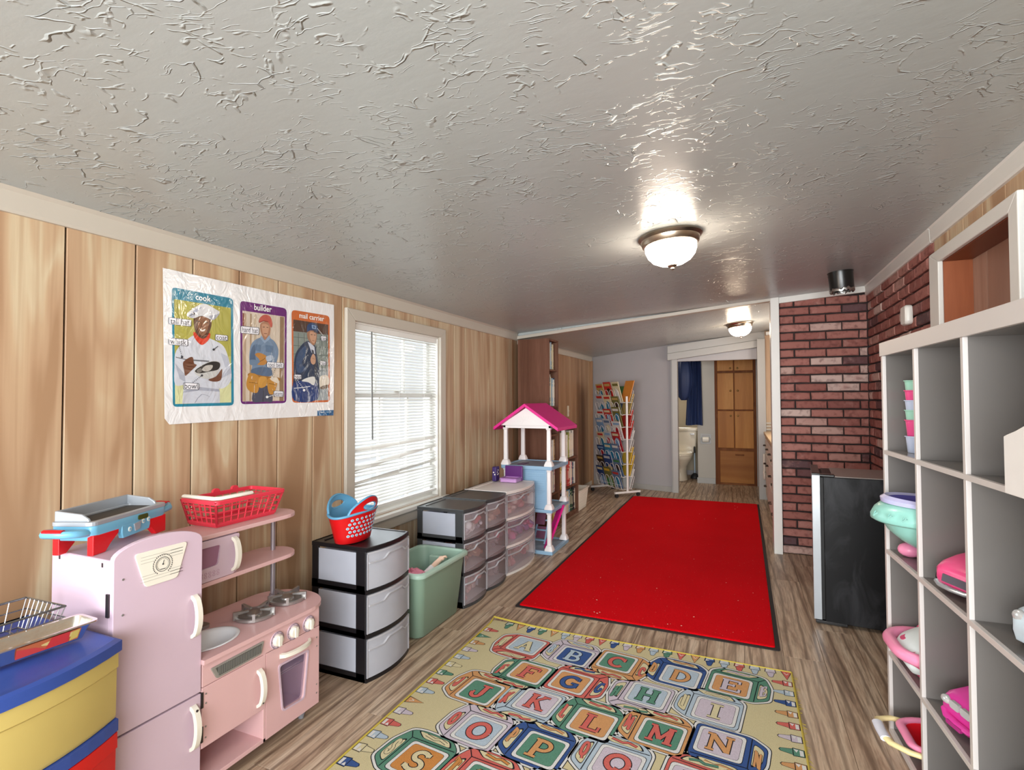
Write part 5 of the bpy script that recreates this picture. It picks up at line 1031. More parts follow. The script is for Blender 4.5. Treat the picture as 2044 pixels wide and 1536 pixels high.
def block(ch, cx, cy, body, face, lett, side, top, rot=-.12):
    p = PR(lambda x,y,k: (x,y,RZ(k)))
    R2 = Matrix.Rotation(rot,2); C0 = Vector((cx,cy))
    def g(x, y): return tuple(C0+R2@Vector((x,y)))
    s_ = 1 if side == 'R' else -1; q_ = 1 if top else -1
    fw, fh, sd, td = .098, .098, .062, .052
    # outline: front face plus side and top or bottom slabs, the corners cut
    out = [(-s_*fw,-q_*fh),(s_*fw,-q_*fh),(s_*(fw+sd),-q_*(fh-.045)),(s_*(fw+sd),q_*(fh*.55)),(s_*(fw+sd-.03),q_*(fh+td*.75)),(s_*(fw-.02),q_*(fh+td)),(-s_*(fw-.045),q_*(fh+td)),(-s_*fw,q_*(fh+.01))]
    def grow(d): 
        m = Vector((s_*sd/2,q_*td/2)); return rpoly([g(*(m+(Vector(o_)-m)*(1+d/.12))) for o_ in out],.022)
    p.poly(grow(.012),PAL['K']); p.poly(grow(.009),PAL['W']); p.poly(grow(.001),PAL['K']); p.poly(grow(-.0015),PAL[body])
    # side and top panels
    sp = [g(s_*(fw+.012),-q_*(fh-.03)),g(s_*(fw+sd-.010),-q_*(fh-.062)),g(s_*(fw+sd-.012),q_*(fh*.5)),g(s_*(fw+.014),q_*(fh-.012))]
    p.poly(rpoly(sp,.02),PAL['K']); m = Vector(((sp[0][0]+sp[2][0])/2,(sp[0][1]+sp[2][1])/2)); p.poly(rpoly([tuple(m+(Vector(z_)-m)*.9) for z_ in sp],.018),PAL['Y'])
    a_, b_ = Vector(sp[0]), Vector(sp[1]); d_ = Vector(sp[3])
    lo = (a_ if q_ > 0 else d_); ux = (b_-a_)*.7; uy = (d_-a_)*q_*.62
    if s_ < 0: lo, ux = lo+(b_-a_), -ux
    glyph(p, ch, lo+uy*.25+ux*.2, ux, uy, PAL[lett])
    tp_ = [g(-s_*(fw-.03),q_*(fh+.012)),g(s_*(fw-.03),q_*(fh+.012)),g(s_*(fw+.012),q_*(fh+td-.01)),g(-s_*(fw-.055),q_*(fh+td-.008))]
    p.poly(rpoly(tp_,.014),PAL['K']); m = Vector((sum(z_[0] for z_ in tp_)/4,sum(z_[1] for z_ in tp_)/4)); p.poly(rpoly([tuple(m+(Vector(z_)-m)*.9) for z_ in tp_],.012),PAL['Y'])
    p.line([g(-s_*.035,q_*(fh+.026)),g(s_*.0,q_*(fh+.036)),g(s_*.02,q_*(fh+.026)),g(s_*.065,q_*(fh+.034))],.015,PAL['K']); p.line([g(-s_*.035,q_*(fh+.026)),g(s_*.0,q_*(fh+.036)),g(s_*.02,q_*(fh+.026)),g(s_*.065,q_*(fh+.034))],.010,PAL[lett])
    p.line([g(s_*(fw+.004),-q_*fh*.9),g(s_*(fw+.006),q_*(fh-.004)),g(s_*(fw+.03),q_*(fh+.026))],.0035,PAL['K']); p.line([g(s_*(fw+.006),q_*(fh-.004)),g(-s_*fw*.9,q_*(fh+.004))],.0035,PAL['K'])
    fr = [g(-fw+.018,-fh+.018),g(fw-.018,-fh+.018),g(fw-.018,fh-.018),g(-fw+.018,fh-.018)]
    for d_,c_ in ((1.07,PAL['K']),(1.045,PAL['W']),(.90,PAL['K']),(.885,PAL[face])): p.poly(rpoly([tuple(C0+(Vector(z_)-C0)*d_) for z_ in fr],.018),c_)
    o_ = Vector(g(-.052,-.054)); glyph(p, ch, o_, Vector(g(.052,-.054))-o_, Vector(g(-.052,.054))-o_, PAL[lett])
    return p.build('letter_block', ar, 2)
for a_ in (('A',-1.05,2.615,'C','L','Y','L',0),('B',-.785,2.60,'V','B','L','L',1),('C',-.575,2.625,'P','G','C','R',0),('D',-.275,2.605,'B','L','P','L',1),('E',-.06,2.61,'G','P','V','R',1),
           ('F',-.935,2.365,'G','P','C','L',0),('G',-.73,2.36,'C','P','B','R',1),('H',-.39,2.385,'V','L','G','L',0),('I',-.115,2.375,'L','V','Y','L',1),
           ('J',-1.075,2.13,'P','G','C','L',1),('K',-.815,2.15,'L','V','C','L',0),('L',-.562,2.10,'G','P','C','L',1),('M',-.30,2.13,'P','G','C','L',1),('N',-.09,2.16,'B','V','P','R',0),
           ('O',-.955,1.88,'V','L','C','L',1),('P',-.695,1.87,'B','G','P','L',1),('Q',-.42,1.90,'L','V','C','L',1),('R',-.17,1.90,'C','V','G','R',1),
           ('S',-1.08,1.64,'G','O','Y','L',1),('T',-.82,1.63,'C','G','O','L',1),('U',-.55,1.64,'L','P','B','L',1),('V',-.29,1.65,'P','V','G','R',1),('W',-.04,1.65,'B','L','C','R',1)): block(*a_)
def crayon(x, y, ang, col, kind, sc=.78):
    p = PR(lambda u,w,k: (x+sc*(u*math.cos(ang)-w*math.sin(ang)), y+sc*(u*math.sin(ang)+w*math.cos(ang)), RZ(k)))
    if kind == 0:                          # crayon: body, wrapper stripe, tip
        o = [(-.052,-.024),(-.005,-.028),(-.002,-.02),(.045,-.011),(.052,0),(.045,.011),(-.002,.02),(-.005,.028),(-.052,.024)]
        p.poly([(u*1.08,w*1.16) for u,w in o],PAL['K']); p.poly(o,PAL[col]); p.poly([(-.05,-.02),(-.034,-.022),(-.034,.022),(-.05,.02)],PAL['W']); p.poly([(-.03,-.022),(-.008,-.024),(-.02,.0)],PAL['W']); p.line([(-.006,-.026),(-.006,.026)],.004,PAL['K'])
    else:
        o = [(-.05,-.026),(.05,0),(-.05,.026)]; p.poly([(u*1.1,w*1.25) for u,w in o],PAL['K']); p.poly(o,PAL[col]); p.line([(-.035,-.012),(-.01,.0),(-.03,.012)],.004,PAL['W'])
    return p.build('crayon', ar, 2)
seq = 'CGPVLYGCLPVCLYBGPC'
for k in range(15): crayon(-1.298,2.711-.0838*k,0,seq[k],1 if k in (1,9) else 0)
seq = 'GPBGPLVCCBVPLGCPBLCLVCP'
for k in range(22): crayon(-1.235+.0672*k,2.802,-PI/2,seq[k],1 if k in (1,4,8,14,15,21) else 0)
seq = 'CLBPCVGPLCGVB'
for k in range(12): crayon(.152,2.726-.0848*k,PI,seq[k],0)
# ---------------------------------------------------------------- mini fridge
fr = thing('mini_fridge', 'black mini fridge with a silver door standing before the brick corner', 'fridge', (.374,3.528,0), -.085)
FM = WM[fr.name]
M_FBLK = NT('fridge_black'); t = M_FBLK; v = t.coord((1,1,1))
sm = t.ramp(t.noise(t.coord((5,2,2.2)), 1.6, 4, .6, .8), [(.46,0.0),(.7,.24)]); c = t.mix(sm, '#101012', '#5b5d62'); t.set(Base_Color=c, Roughness=.4); t.b.inputs['Specular IOR Level'].default_value = .2; t.bump(t.noise(v, 220, 2), .12, .002); M_FBLK = t.m
M_STEEL = plain('fridge_steel', '#b5b6b9', .22, .9, var=.04, scale=4); M_FTOP = plain('fridge_top', '#8f8783', .3, var=.05)
def fmb(): b = MB(); b.T = FM; return b   # x to the back of the fridge, y along its door (away from the viewer)
fmb().box(.052,.0,.02,.50,.44,.842).build('body', M_FBLK, fr, bev=.004)
fmb().box(.035,.004,.03,.052,.436,.838).build('door_seal', plain('seal_black','#0c0c0c',.6), fr)
d_ = fmb().box(.0,.0,.03,.034,.44,.848); d_ = d_.build('door', M_STEEL, fr, bev=.003)
b = fmb(); b.box(-.004,-.003,.028,.036,.0,.85); b.build('door_edge', plain('door_edge_grey','#a6abb0',.3,.6), d_, bev=.001)
b = fmb(); b.loft([[(x,y,z) for y,z in rrect(.0,.848,.44,.862,.004,2)] for x in (-.004,.036)]); b.build('door_cap', M_BLACK, d_)
b = fmb(); b.box(.03,-.002,.842,.11,.06,.856); b.build('hinge_cover', M_BLACK, fr, bev=.004)
b = fmb(); b.box(.10,.005,.842,.495,.435,.8475); b.build('top_panel', M_FTOP, fr, bev=.002)
b = fmb(); b.box(.004,.002,.006,.16,.43,.022); b.build('kick_strip', M_BLACK, fr, bev=.002)
for x in (.09,.45):
    for y in (.04,.40): b = fmb(); b.lathe([(.014,.0),(.016,.02)],(x,y,0),12); b.build('foot', M_BLACK, fr)
# ---------------------------------------------------------------- cube shelf
M_SHW = plain('shelf_edge_paint', '#cfc9c6', .35, var=.03, scale=5); M_SHG = plain('shelf_grey_board', '#75716e', .16, var=.04, scale=4)
SA = .053                                # the unit stands slightly askew
cs = thing('cube_shelf', 'tall grey cube shelf with pale front edges along the right wall', 'shelf', (.511,2.512,0), SA)
SM = WM[cs.name]
def smb(): b = MB(); b.T = SM; return b   # x into the unit, y negative towards the viewer
DEP, P_ = .365, .36
SZ = [.022,.318,.708,1.092]; 
def board(x0,y0,z0,x1,y1,z1,nm,edge=.012):
    o = smb().box(x0+edge,y0,z0,x1,y1,z1).build(nm, M_SHG, cs)
    smb().box(x0,y0-(.0005 if nm == 'divider' else 0),z0,x0+edge,y1,z1).build('front_edge', M_SHW, o, bev=.001)
    return o
W4 = 4*P_+.022
board(.0,-.02,0,DEP,0,1.46,'side_panel'); board(.0,-W4,0,DEP,-W4+.02,1.46,'side_panel')
board(-.004,-W4-.004,1.46,DEP,.004,1.512,'top_panel')
for z in SZ: board(.0,-W4+.02,z-.022 if z < .1 else z-.016,DEP,-.02,z if z < .1 else z,'shelf_board')
DZ = [(.022,.302),(.318,.692),(.708,1.076),(1.092,1.46)]
for k in (1,2,3):
    for z0,z1 in DZ: y = -P_*k+.014; board(.0,y-.016,z0,DEP,y,z1,'divider')
smb().box(DEP-.004,-W4,.02,DEP,0,1.46).build('back_panel', M_SHG, cs)
def sthing(name, label, cat, x, y, z, group=None, rz=0):
    p_ = SM @ Vector((x,y,z)); return thing(name, label, cat, tuple(p_), SA+rz, group)
def lmb(o): b = MB(); b.T = WM[o.name]; return b
# stacked cups
CUPC = [('#bcc7e0','lavender blue'),('#e8518f','hot pink'),('#9fd4bf','mint'),('#bcc7e0','lavender blue'),('#e8518f','hot pink'),('#9fd4bf','mint')]
ORD = ['lowest cup of the stack','second cup from the bottom of the stack','third cup from the bottom of the stack','fourth cup from the bottom of the stack','second cup from the top of the stack','topmost cup of the stack']
for k,(c,nm) in enumerate(CUPC):
    zz = SZ[3]+(0 if k == 0 else .06+.0365*(k-1)+ .0)
    o = sthing('stacking_cup', '%s toy cup, %s in the cube shelf' % (nm,ORD[k]), 'cup', .075, -.115, zz+.0005)
    b = lmb(o); h = .062; b.lathe([(.024,0),(.0255,.002),(.0305,h-.004),(.034,h-.003),(.034,h),(.030,h),(.0245,.006),(.002,.005)],n=24,caps=True); b.build('cup_body', plain('cup_'+c,c,.35,var=.02), o, smooth=40)
    o['group'] = 'toy cups stacked in the cube shelf'
# mint toy tub with purple liner
M_MINT = plain('mint_plastic', '#93cfc4', .3, var=.02); M_PURP = plain('violet_plastic', '#6a63b8', .35, var=.03); M_LAV = plain('lavender_rim', '#c0bfe6', .35); M_BPINK = plain('bubblegum_pink', '#f08fb4', .35, var=.03)
o = sthing('toy_bath', 'mint toy tub with violet seat on pink feet in the second shelf row', 'toy', .115, -.185, SZ[2]+.0005)
b = lmb(o); n = 36
def ov(sx_, sy_, z, dz=0): return [(sx_*math.cos(2*PI*k/n), sy_*math.sin(2*PI*k/n), z+dz*math.cos(2*PI*k/n)) for k in range(n)]
b.loft([ov(.06,.06,.045),ov(.11,.10,.075),ov(.15,.13,.11),ov(.17,.145,.145),ov(.19,.15,.142),ov(.203,.157,.15),ov(.203,.157,.166),ov(.192,.152,.188),ov(.165,.135,.212),ov(.15,.125,.21)], True, False); b.build('tub', M_MINT, o, smooth=60)
b = lmb(o); b.loft([ov(.17,.14,.205,-.006),ov(.172,.142,.216,-.01),ov(.158,.128,.224,-.012),ov(.145,.116,.216,-.012)], False, False); b.build('seat_ring', M_LAV, o, smooth=60)
b = lmb(o); b.loft([ov(.146,.117,.216,-.012),ov(.12,.095,.19,-.012),ov(.08,.065,.165),ov(.01,.01,.16)], False, True); b.build('seat', M_PURP, o, smooth=60)
for k in range(3): b = lmb(o); b.tube([(-.205+.03*k,-.06-.045*k,.185-.0*k),(-.212+.03*k,-.07-.045*k,.172),(-.203+.03*k,-.08-.045*k,.183)],.003,5); b.build('moulded_mark', M_MINT, o)
for x,y in ((-.065,.07),(.06,-.08),(.08,.07)): b = lmb(o); b.ball((x,y,.026),(.04,.034,.0262),14,10); b.build('foot', M_BPINK, o, smooth=60)
# toy cars
M_CARP = plain('car_pink', '#f0568e', .22, var=.02); M_CARM = plain('car_magenta', '#e23fa6', .25, var=.02); M_CARW = plain('car_pale_blue', '#cfe0ec', .25, var=.02); M_WIND = plain('car_window_blue', '#3f6fae', .15); M_TYRE = plain('tyre', '#1d1d20', .6); M_SILV2 = plain('lamp_silver', '#dfe2e4', .15, .4)
def car(o, L, Wd, H, body, sections, glass):
    # sections along x (nose at 0): (x, half width, sill z, belt z, roof z, roof half width)
    b = lmb(o); rings = []
    for x,w,z0,zb,zr,wr_ in sections:
        rings.append([(x*L,-w*Wd*.9,z0*H),(x*L,-w*Wd,(z0+.12)*H),(x*L,-w*Wd*.99,zb*H*.93),(x*L,-w*Wd*.9,zb*H),(x*L,-wr_*Wd,zr*H*.985),(x*L,-wr_*Wd*.6,zr*H),(x*L,wr_*Wd*.6,zr*H),(x*L,wr_*Wd,zr*H*.985),(x*L,w*Wd*.9,zb*H),(x*L,w*Wd*.99,zb*H*.93),(x*L,w*Wd,(z0+.12)*H),(x*L,w*Wd*.9,z0*H)])
    b.loft(rings); bd = b.build('car_body', body, o, smooth=38)
    for x in (.2,.78):
        for s_ in (-1,1): b = lmb(o); b.T = b.T @ Matrix.Translation((x*L,s_*Wd*.9,H*.2)) @ Matrix.Rotation(PI/2,4,'X'); b.lathe([(.02*H/.1,-.012),(.2*H,-.014),(.2*H,.014),(.02*H/.1,.012)],n=20); b.build('wheel', M_TYRE, o, smooth=40)
    return bd
SPORT = [(0,.74,.16,.40,.42,.5),(.03,.86,.12,.46,.50,.6),(.12,.94,.10,.55,.60,.7),(.3,1.0,.10,.64,.69,.72),(.42,1.0,.10,.68,.72,.7),(.56,1.0,.10,.70,.98,.56),(.72,1.0,.10,.71,1.0,.55),(.88,1.0,.10,.70,.80,.68),(.97,.95,.12,.66,.70,.75),(1,.88,.2,.5,.55,.7)]
o = sthing('toy_car', 'pink convertible toy sports car on the middle shelf row of the cube shelf', 'toy car', .032, -.55, SZ[2]+.0005, None, .36)
bd = car(o, .25, .092, .16, M_CARP, SPORT, None)
b = lmb(o); b.tube([(.004,-.07,.028),(-.008,-.045,.024),(-.012,0,.023),(-.008,.045,.024),(.004,.07,.028)],.011,8,flat=.6); b.build('front_bumper', plain('bumper_silver','#c9ccd2',.2,.6), bd, smooth=50)
b = lmb(o); b.hexa([(-.006,-.045,.036),(.002,-.045,.036),(.002,.045,.036),(-.006,.045,.036),(-.004,-.042,.058),(.006,-.042,.058),(.006,.042,.058),(-.004,.042,.058)]); b.build('grille', plain('grille_grey','#5b5560',.4), bd)
for s_ in (-1,1): b = lmb(o); b.hexa([(.012,s_*.056,.066),(.016,s_*.082,.062),(.062,s_*.092,.080),(.058,s_*.07,.086),(.010,s_*.052,.072),(.014,s_*.078,.069),(.062,s_*.088,.086),(.058,s_*.066,.092)]); b.build('headlight', M_SILV2, bd, bev=.001)
b = lmb(o); b.tube([(.06,-.03,.094),(.075,.0,.098),(.06,.03,.094)],.003,6); b.build('hood_crease', M_CARM, bd)
SED = [(0,.76,.14,.38,.40,.5),(.02,.88,.10,.44,.48,.62),(.1,.96,.09,.53,.58,.72),(.3,1.0,.09,.62,.68,.76),(.42,1.0,.09,.65,.95,.6),(.55,1.0,.09,.67,1.0,.6),(.75,1.0,.09,.67,.97,.6),(.88,.98,.09,.64,.70,.74),(1,.85,.16,.5,.55,.7)]
o = sthing('toy_car', 'magenta toy car with pale headlights on the lower middle shelf row', 'toy car', .034, -.562, SZ[1]+.0005, None, .25)
bd = car(o, .30, .098, .165, M_CARM, SED, None)
for y0_,y1_,nm in ((-.040,-.002,'grille'),(.003,.041,'grille')): b = lmb(o); b.prism(rrect(y0_,.06,y1_,.082,.006,2),'x',-.006,.004); b.build(nm, M_SILV2, bd)
for s_ in (-1,1): b = lmb(o); b.ball((.006,s_*.066,.068),(.014,.022,.012),12,8); b.build('headlight', M_SILV2, bd, smooth=60)
b = lmb(o); b.tube([(.008,-.078,.035),(-.008,-.045,.03),(-.011,0,.03),(-.008,.045,.03),(.008,.078,.035)],.012,8,flat=.7); b.build('front_bumper', M_CARM, bd, smooth=50)
b = lmb(o); b.prism(rrect(-.03,.02,.03,.032,.004,2),'x',-.024,-.018); b.build('air_intake', plain('intake','#b02a80',.4), bd)
o = sthing('toy_car', 'pale blue and white toy car cut by the right edge of the picture', 'toy car', .05, -.945, SZ[2]+.0005, None, .3)
bd = car(o, .25, .092, .17, M_CARW, SED, None)
for s_ in (-1,1): b = lmb(o); b.ball((.012,s_*.066,.072),(.012,.022,.016),12,8); b.build('headlight', M_SILV2, bd, smooth=60)
b = lmb(o); b.hexa([(.088,-.072,.114),(.116,-.056,.160),(.116,.056,.160),(.088,.072,.114),(.083,-.068,.119),(.112,-.053,.165),(.112,.053,.165),(.083,.068,.119)]); b.build('windscreen', M_WIND, bd)
# pink doll carrier with a printed cushion
o = sthing('doll_carrier', 'pink plastic doll carrier tub on the third row of the cube shelf', 'toy', .152, -.185, SZ[1]+.0005)
def rrz(x0,y0,x1,y1,r,z,tilt=0): return [(x,y,z+tilt*(x-x0)) for x,y in rrect(x0,y0,x1,y1,r,6)]
b = lmb(o); b.loft([rrz(-.12,-.11,.12,.11,.08,.004),rrz(-.155,-.135,.15,.135,.09,.055),rrz(-.185,-.142,.16,.142,.10,.085)], True, False); b.loft([rrz(-.165,-.128,.14,.128,.09,.085),rrz(-.13,-.11,.12,.11,.07,.03)], False, True); b.build('shell', plain('carrier_pink','#e0487c',.35), o, smooth=50)
b = lmb(o); b.tube([p_ for p_ in rrz(-.180,-.138,.155,.138,.10,.09)],.021,10,True); b.build('rim', plain('carrier_rim','#f291b6',.35), o, smooth=60)
cu_ = sthing('doll_cushion', 'white cushion with heart print lying in the pink doll carrier', 'cushion', .105, -.19, SZ[1]+.055)
CR = Matrix.Rotation(-.5,4,'Y')
b = lmb(cu_); b.T = b.T @ CR; b.loft([[(x*s_,y*s_,z) for x,y in rrect(-.10,-.105,.10,.105,.06,6)] for s_,z in ((.8,.0),(1,.02),(1.03,.045),(.97,.07),(.75,.09),(.35,.1),(.05,.102))]); cb = b.build('cover', plain('heart_cloth','#dfe9ea',.85,bump=.3,bscale=40), cu_, smooth=60)
r_ = random.Random(2)
for k,(hx,hy,c) in enumerate(((-.06,-.06,'#e08aa0'),(-.05,.03,'#c84a70'),(.0,-.09,'#d9b06a'),(.03,-.02,'#e06a90'),(-.085,-.02,'#e58aa8'),(.02,.07,'#c84a70'),(-.08,.08,'#d9a0a8'))):
    b = lmb(cu_); b.T = b.T @ CR; rr2 = math.hypot(hx,hy); z = .101-.9*rr2*rr2*2.4
    b.loft([[(hx+.018*(math.cos(a)*(1+.0)),hy+.016*math.sin(a)*(1.0 if abs(math.sin(a)) < .95 else .85)*(1.15-.45*math.cos(a)*0),z+dz) for a in [2*PI*i/14 for i in range(14)]] for dz in (-.008,.002)]); b.build('heart_print', plain('heart_'+c,c,.8), cb)
# doll stroller lying in the lowest row
def smb2(o): b = MB(); b.T = WM[o.name] @ Matrix.Diagonal((1,.68,.62,1)); return b
o = sthing('doll_stroller', 'pink and red toy stroller basket with cream and white handle in the lowest row', 'toy', .135, -.224, .0225)
b = smb2(o); b.loft([rrz(-.08,-.11,.16,.11,.05,.03),rrz(-.115,-.135,.19,.13,.06,.09,.05),rrz(-.145,-.152,.21,.15,.07,.145,.12)], True, False); b.loft([rrz(-.13,-.138,.20,.138,.06,.147,.12),rrz(-.07,-.1,.15,.1,.05,.05)], False, True); b.build('basket', plain('stroller_red','#e81d2c',.35), o, smooth=50)
b = smb2(o); b.tube(rrz(-.142,-.15,.208,.148,.07,.15,.12),.016,10,True); b.build('rim', plain('carrier_rim','#f291b6',.35), o, smooth=60)
M_CREAM = plain('cream_plastic', '#ead9a0', .4)
hp = [(.12,-.165,.09),(-.05,-.165,.12),(-.16,-.155,.145),(-.205,-.11,.15),(-.215,-.05,.15)]; hq = [(-.215,.05,.15),(-.205,.11,.15),(-.16,.15,.145),(-.05,.16,.12),(.12,.16,.09)]
b = smb2(o); b.tube(hp,.014,10); b.build('handle_arm', M_CREAM, o, smooth=60); b = smb2(o); b.tube(hq,.014,10); b.build('handle_arm', M_CREAM, o, smooth=60)
b = smb2(o); b.tube([(-.215,-.075,.15),(-.217,0,.15),(-.215,.075,.15)],.0175,12); b.build('grip', plain('grip_white','#dfe2ee',.4), o, smooth=60)
for y in (-.12,.12): b = smb2(o); b.T = b.T @ Matrix.Translation((.06,y,.032)) @ Matrix.Rotation(PI/2,4,'X'); b.lathe([(.01,-.012),(.032,-.012),(.032,.012),(.01,.012)],n=20); b.build('wheel', M_LAV, o)
# white doll bed end and red-blue toy at the right edge, dark toy below
o = sthing('doll_bed', 'white wooden doll bed with a curved headboard on the upper shelf row', 'doll bed', .10, -1.0, SZ[3]+.0005)
b = lmb(o); y0_, y1_ = -.17, .0
b.T = b.T @ Matrix.Translation((-.115,-.01,0))
b.prism([(0,-.004),(-.40,-.004),(-.40,.12),(-.34,.15),(-.22,.172),(-.13,.164),(-.05,.135),(-.015,.125),(0,.12)],'x',-.022,-.006); b.build('headboard', plain('doll_bed_white','#ece9e6',.4), o, bev=.002)
b = lmb(o); b.box(-.0995,-.40,.02,.22,-.095,.035); b.build('bed_base', plain('doll_bed_white','#ece9e6',.4), o)
b = lmb(o); b.box(.2205,-.40,.0005,.235,-.095,.11); b.build('footboard', plain('doll_bed_white','#ece9e6',.4), o, bev=.002)
for y in (-.39,-.12): b = lmb(o); b.box(-.099,y,.0005,-.09,y+.018,.04); b.build('leg', plain('doll_bed_white','#ece9e6',.4), o)
o = sthing('toy_figure_box', 'red and blue toy standing behind the white doll bed end', 'toy', .03, -.92, SZ[3]+.0005)
b = lmb(o); b.loft([[(x,y,z) for x,y in rrect(-.02,-.03,.02,.01,.008,3)] for z in (.0005,.055)]); b.build('red_half', M_TRED, o, bev=.004)
b = lmb(o); b.loft([[(x*s_,y*s_,z) for x,y in rrect(-.02,-.03,.02,.01,.008,3)] for s_,z in ((1,.055),(1,.10),(.8,.112))]); b.build('blue_half', plain('dusk_blue','#6f83b0',.4), o)
o = sthing('toy_car', 'dark grey toy car lying low at the bottom right corner', 'toy car', .06, -.885, SZ[1]+.0005, None, .3)
car(o, .24, .085, .075, plain('dark_toy_grey','#2a2c30',.3), SED, None)
# ---------------------------------------------------------------- bookcases and books
M_CASE = wood('bookcase_wood', '#553627', '#735040', '#876452', 'z', .9, .6, 1, .8, .12)
def bookcase(label, y0, y1, xb, xf_, h, zs_):
    o = thing('bookcase', label, 'bookcase', ((xb+xf_)/2,(y0+y1)/2,0))
    MB().box(xb,y0,0,xf_,y0+.018,h).build('side_panel', M_CASE, o, bev=.001); MB().box(xb,y1-.018,0,xf_,y1,h).build('side_panel', M_CASE, o, bev=.001)
    MB().box(xb,y0+.018,h-.018,xf_,y1-.018,h).build('top_panel', M_CASE, o, bev=.001); MB().box(xb,y0+.018,0,xb+.006,y1-.018,h-.018).build('back_panel', M_CASE, o)
    for z in zs_: MB().box(xb+.006,y0+.018,z-.018,xf_-.004,y1-.018,z).build('shelf_board', M_CASE, o, bev=.001)
    MB().box(xf_-.03,y0+.018,0,xf_-.02,y1-.018,zs_[0]-.018).build('plinth', M_CASE, o)
    return o
TZ = [.06,.36,.66,.94,1.222,1.586]
bookcase('tall dark wood bookcase reaching the ceiling beam', 4.9, 5.19, -2.045, -1.715, 1.885, TZ)
SZB = [.055,.345,.652]
bookcase('low dark wood bookcase between the tall bookcase and the white bin', 5.2, 5.885, -2.045, -1.715, 1.008, SZB)
BC = {'white':'#d9d6cc','cream':'#cfc3a0','grey':'#9aa3a8','dark blue':'#2f4a66','teal':'#2e7f8c','tan':'#b89a64','olive green':'#8d9440','red':'#b8403a','black':'#2a2a2c','dark green':'#1f4a38','light blue':'#8fb0c4','pink':'#c98a92','brown':'#7a5238','yellow':'#cfae4a'}
ORDN = ['first','second','third','fourth','fifth','sixth','seventh','eighth','ninth','tenth','eleventh','twelfth','thirteenth','fourteenth','fifteenth','sixteenth']
bmesh_c = {}
M_PAGE = plain('page_paper', '#d8d0bc', .9)
def book(x_spine, y, z, th, h, d, col, label, group, lean=0):
    o = MB(); o.T = Matrix.Translation((x_spine,y+th/2,z)) @ Matrix.Rotation(lean,4,'X')
    o.loft([[(-d,-th/2,0),(-.004,-th/2,0),(0,-th*.3,0),(0,th*.3,0),(-.004,th/2,0),(-d,th/2,0)][::1] if False else [(-d,-th/2,zz),(-.004,-th/2,zz),(0,-th*.3,zz),(0,th*.3,zz),(-.004,th/2,zz),(-d,th/2,zz)] for zz in (0,h)])
    m = plain('book_'+col, BC[col], .5, var=.12, scale=30)
    b = o.build('book', m, None); tag(b, label, 'book', group)
    p_ = MB(); p_.T = o.T
    for z0,z1 in ((h*.12,h*.15),(h*.8,h*.83)): p_.box(-.001,-th*.3,z0,.0006,th*.3,z1)
    p_.box(-.001,-th*.22,h*.3,.0006,th*.22,h*.7)
    s_ = p_.build('spine_band', [plain('spine_cream','#e4dcc4',.6)], None); s_.parent = b; WM[s_.name] = Matrix()
    return b
def row(y0, y1, z, hmax, seq, where, grp, xs=-1.735, seed=1):
    r_ = random.Random(seed); y = y0+.001; n_ = len(seq); tot = y1-y0-.004; ws = [r_.uniform(.7,1.25) for _ in seq]; k_ = tot/sum(ws)
    for i,c in enumerate(seq):
        th = ws[i]*k_; book(xs-r_.uniform(0,.015), y, z+.0005, th-.0012, hmax*r_.uniform(.84,1.0), .19, c, '%s book, %s from the near end %s' % (c,ORDN[i],where), grp); y += th
row(4.92,5.13,TZ[5],.275,['white','grey','cream','white','light blue','tan','cream','tan'],'on the top shelf of tall bookcase','books in the tall bookcase',seed=1)
row(4.92,5.15,TZ[4],.315,['dark blue','white','teal','white','cream','light blue','white','dark blue'],'on the second shelf of tall bookcase','books in the tall bookcase',seed=2)
row(4.92,5.15,TZ[2],.235,['pink','black','white','grey','white','red','tan'],'on the middle shelf of tall bookcase','books in the tall bookcase',seed=3)
row(4.92,5.16,TZ[1],.24,['brown','dark blue','cream','white','grey','pink'],'on the fifth shelf of tall bookcase','books in the tall bookcase',seed=4)
row(4.92,5.16,TZ[0],.22,['tan','cream','brown','yellow','tan'],'on the bottom shelf of tall bookcase','books in the tall bookcase',seed=5)
row(5.222,5.83,SZB[2],.29,['white','grey','white','cream','white','grey','white','white','olive green','white','cream','white','white'],'on the top shelf of low bookcase','books in the low bookcase',seed=6)
row(5.222,5.84,SZB[1],.275,['olive green','yellow','olive green','tan','dark blue','grey','red','red','white','pink','dark blue','white'],'on the middle shelf of low bookcase','books in the low bookcase',seed=7)
row(5.222,5.85,SZB[0],.26,['dark blue','teal','black','white','pink','grey','white','cream','light blue','dark green','dark green','black','white'],'on the bottom shelf of low bookcase','books in the low bookcase',seed=8)
# white basket, wall switch and carved board
M_WB = plain('white_basket_plastic', '#e6e0d4', .45, var=.03)
o = thing('storage_basket', 'white slatted plastic basket with a yellow strip beside the low bookcase', 'basket', (-1.83,6.12,0))
bx0,bx1,by0,by1 = -1.945,-1.735,5.925,6.29
def bk_(s_, z): return [(x,y,z) for x,y in rrect(bx0-s_,by0-s_*.6,bx1+s_,by1+s_,.02,3)]
b = MB(); b.loft([bk_(0,.0),bk_(.025,.235)], True, False); b.loft([bk_(.02,.235),bk_(-.004,.006)], False, True); b.build('wall', M_WB, o, smooth=30)
b = MB(); b.loft([bk_(.02,.228),bk_(.034,.228),bk_(.036,.24),bk_(.02,.24)], False, False); b.build('rim', M_WB, o)
for k in range(9): z = .03+.021*k; s_ = .025*z/.235; MB().box(bx1+s_-.001,by0+.02,z,bx1+s_+.004,by1-.02,z+.009).build('slat', M_WB, o)
b = MB(); b.box(bx1-.03,by0+.005,.007,bx1-.015,by0+.03,.3); tag(b.build('yellow_ruler', plain('ruler_yellow','#d6c04a',.5), None), 'yellow strip standing upright in the white basket', 'ruler')
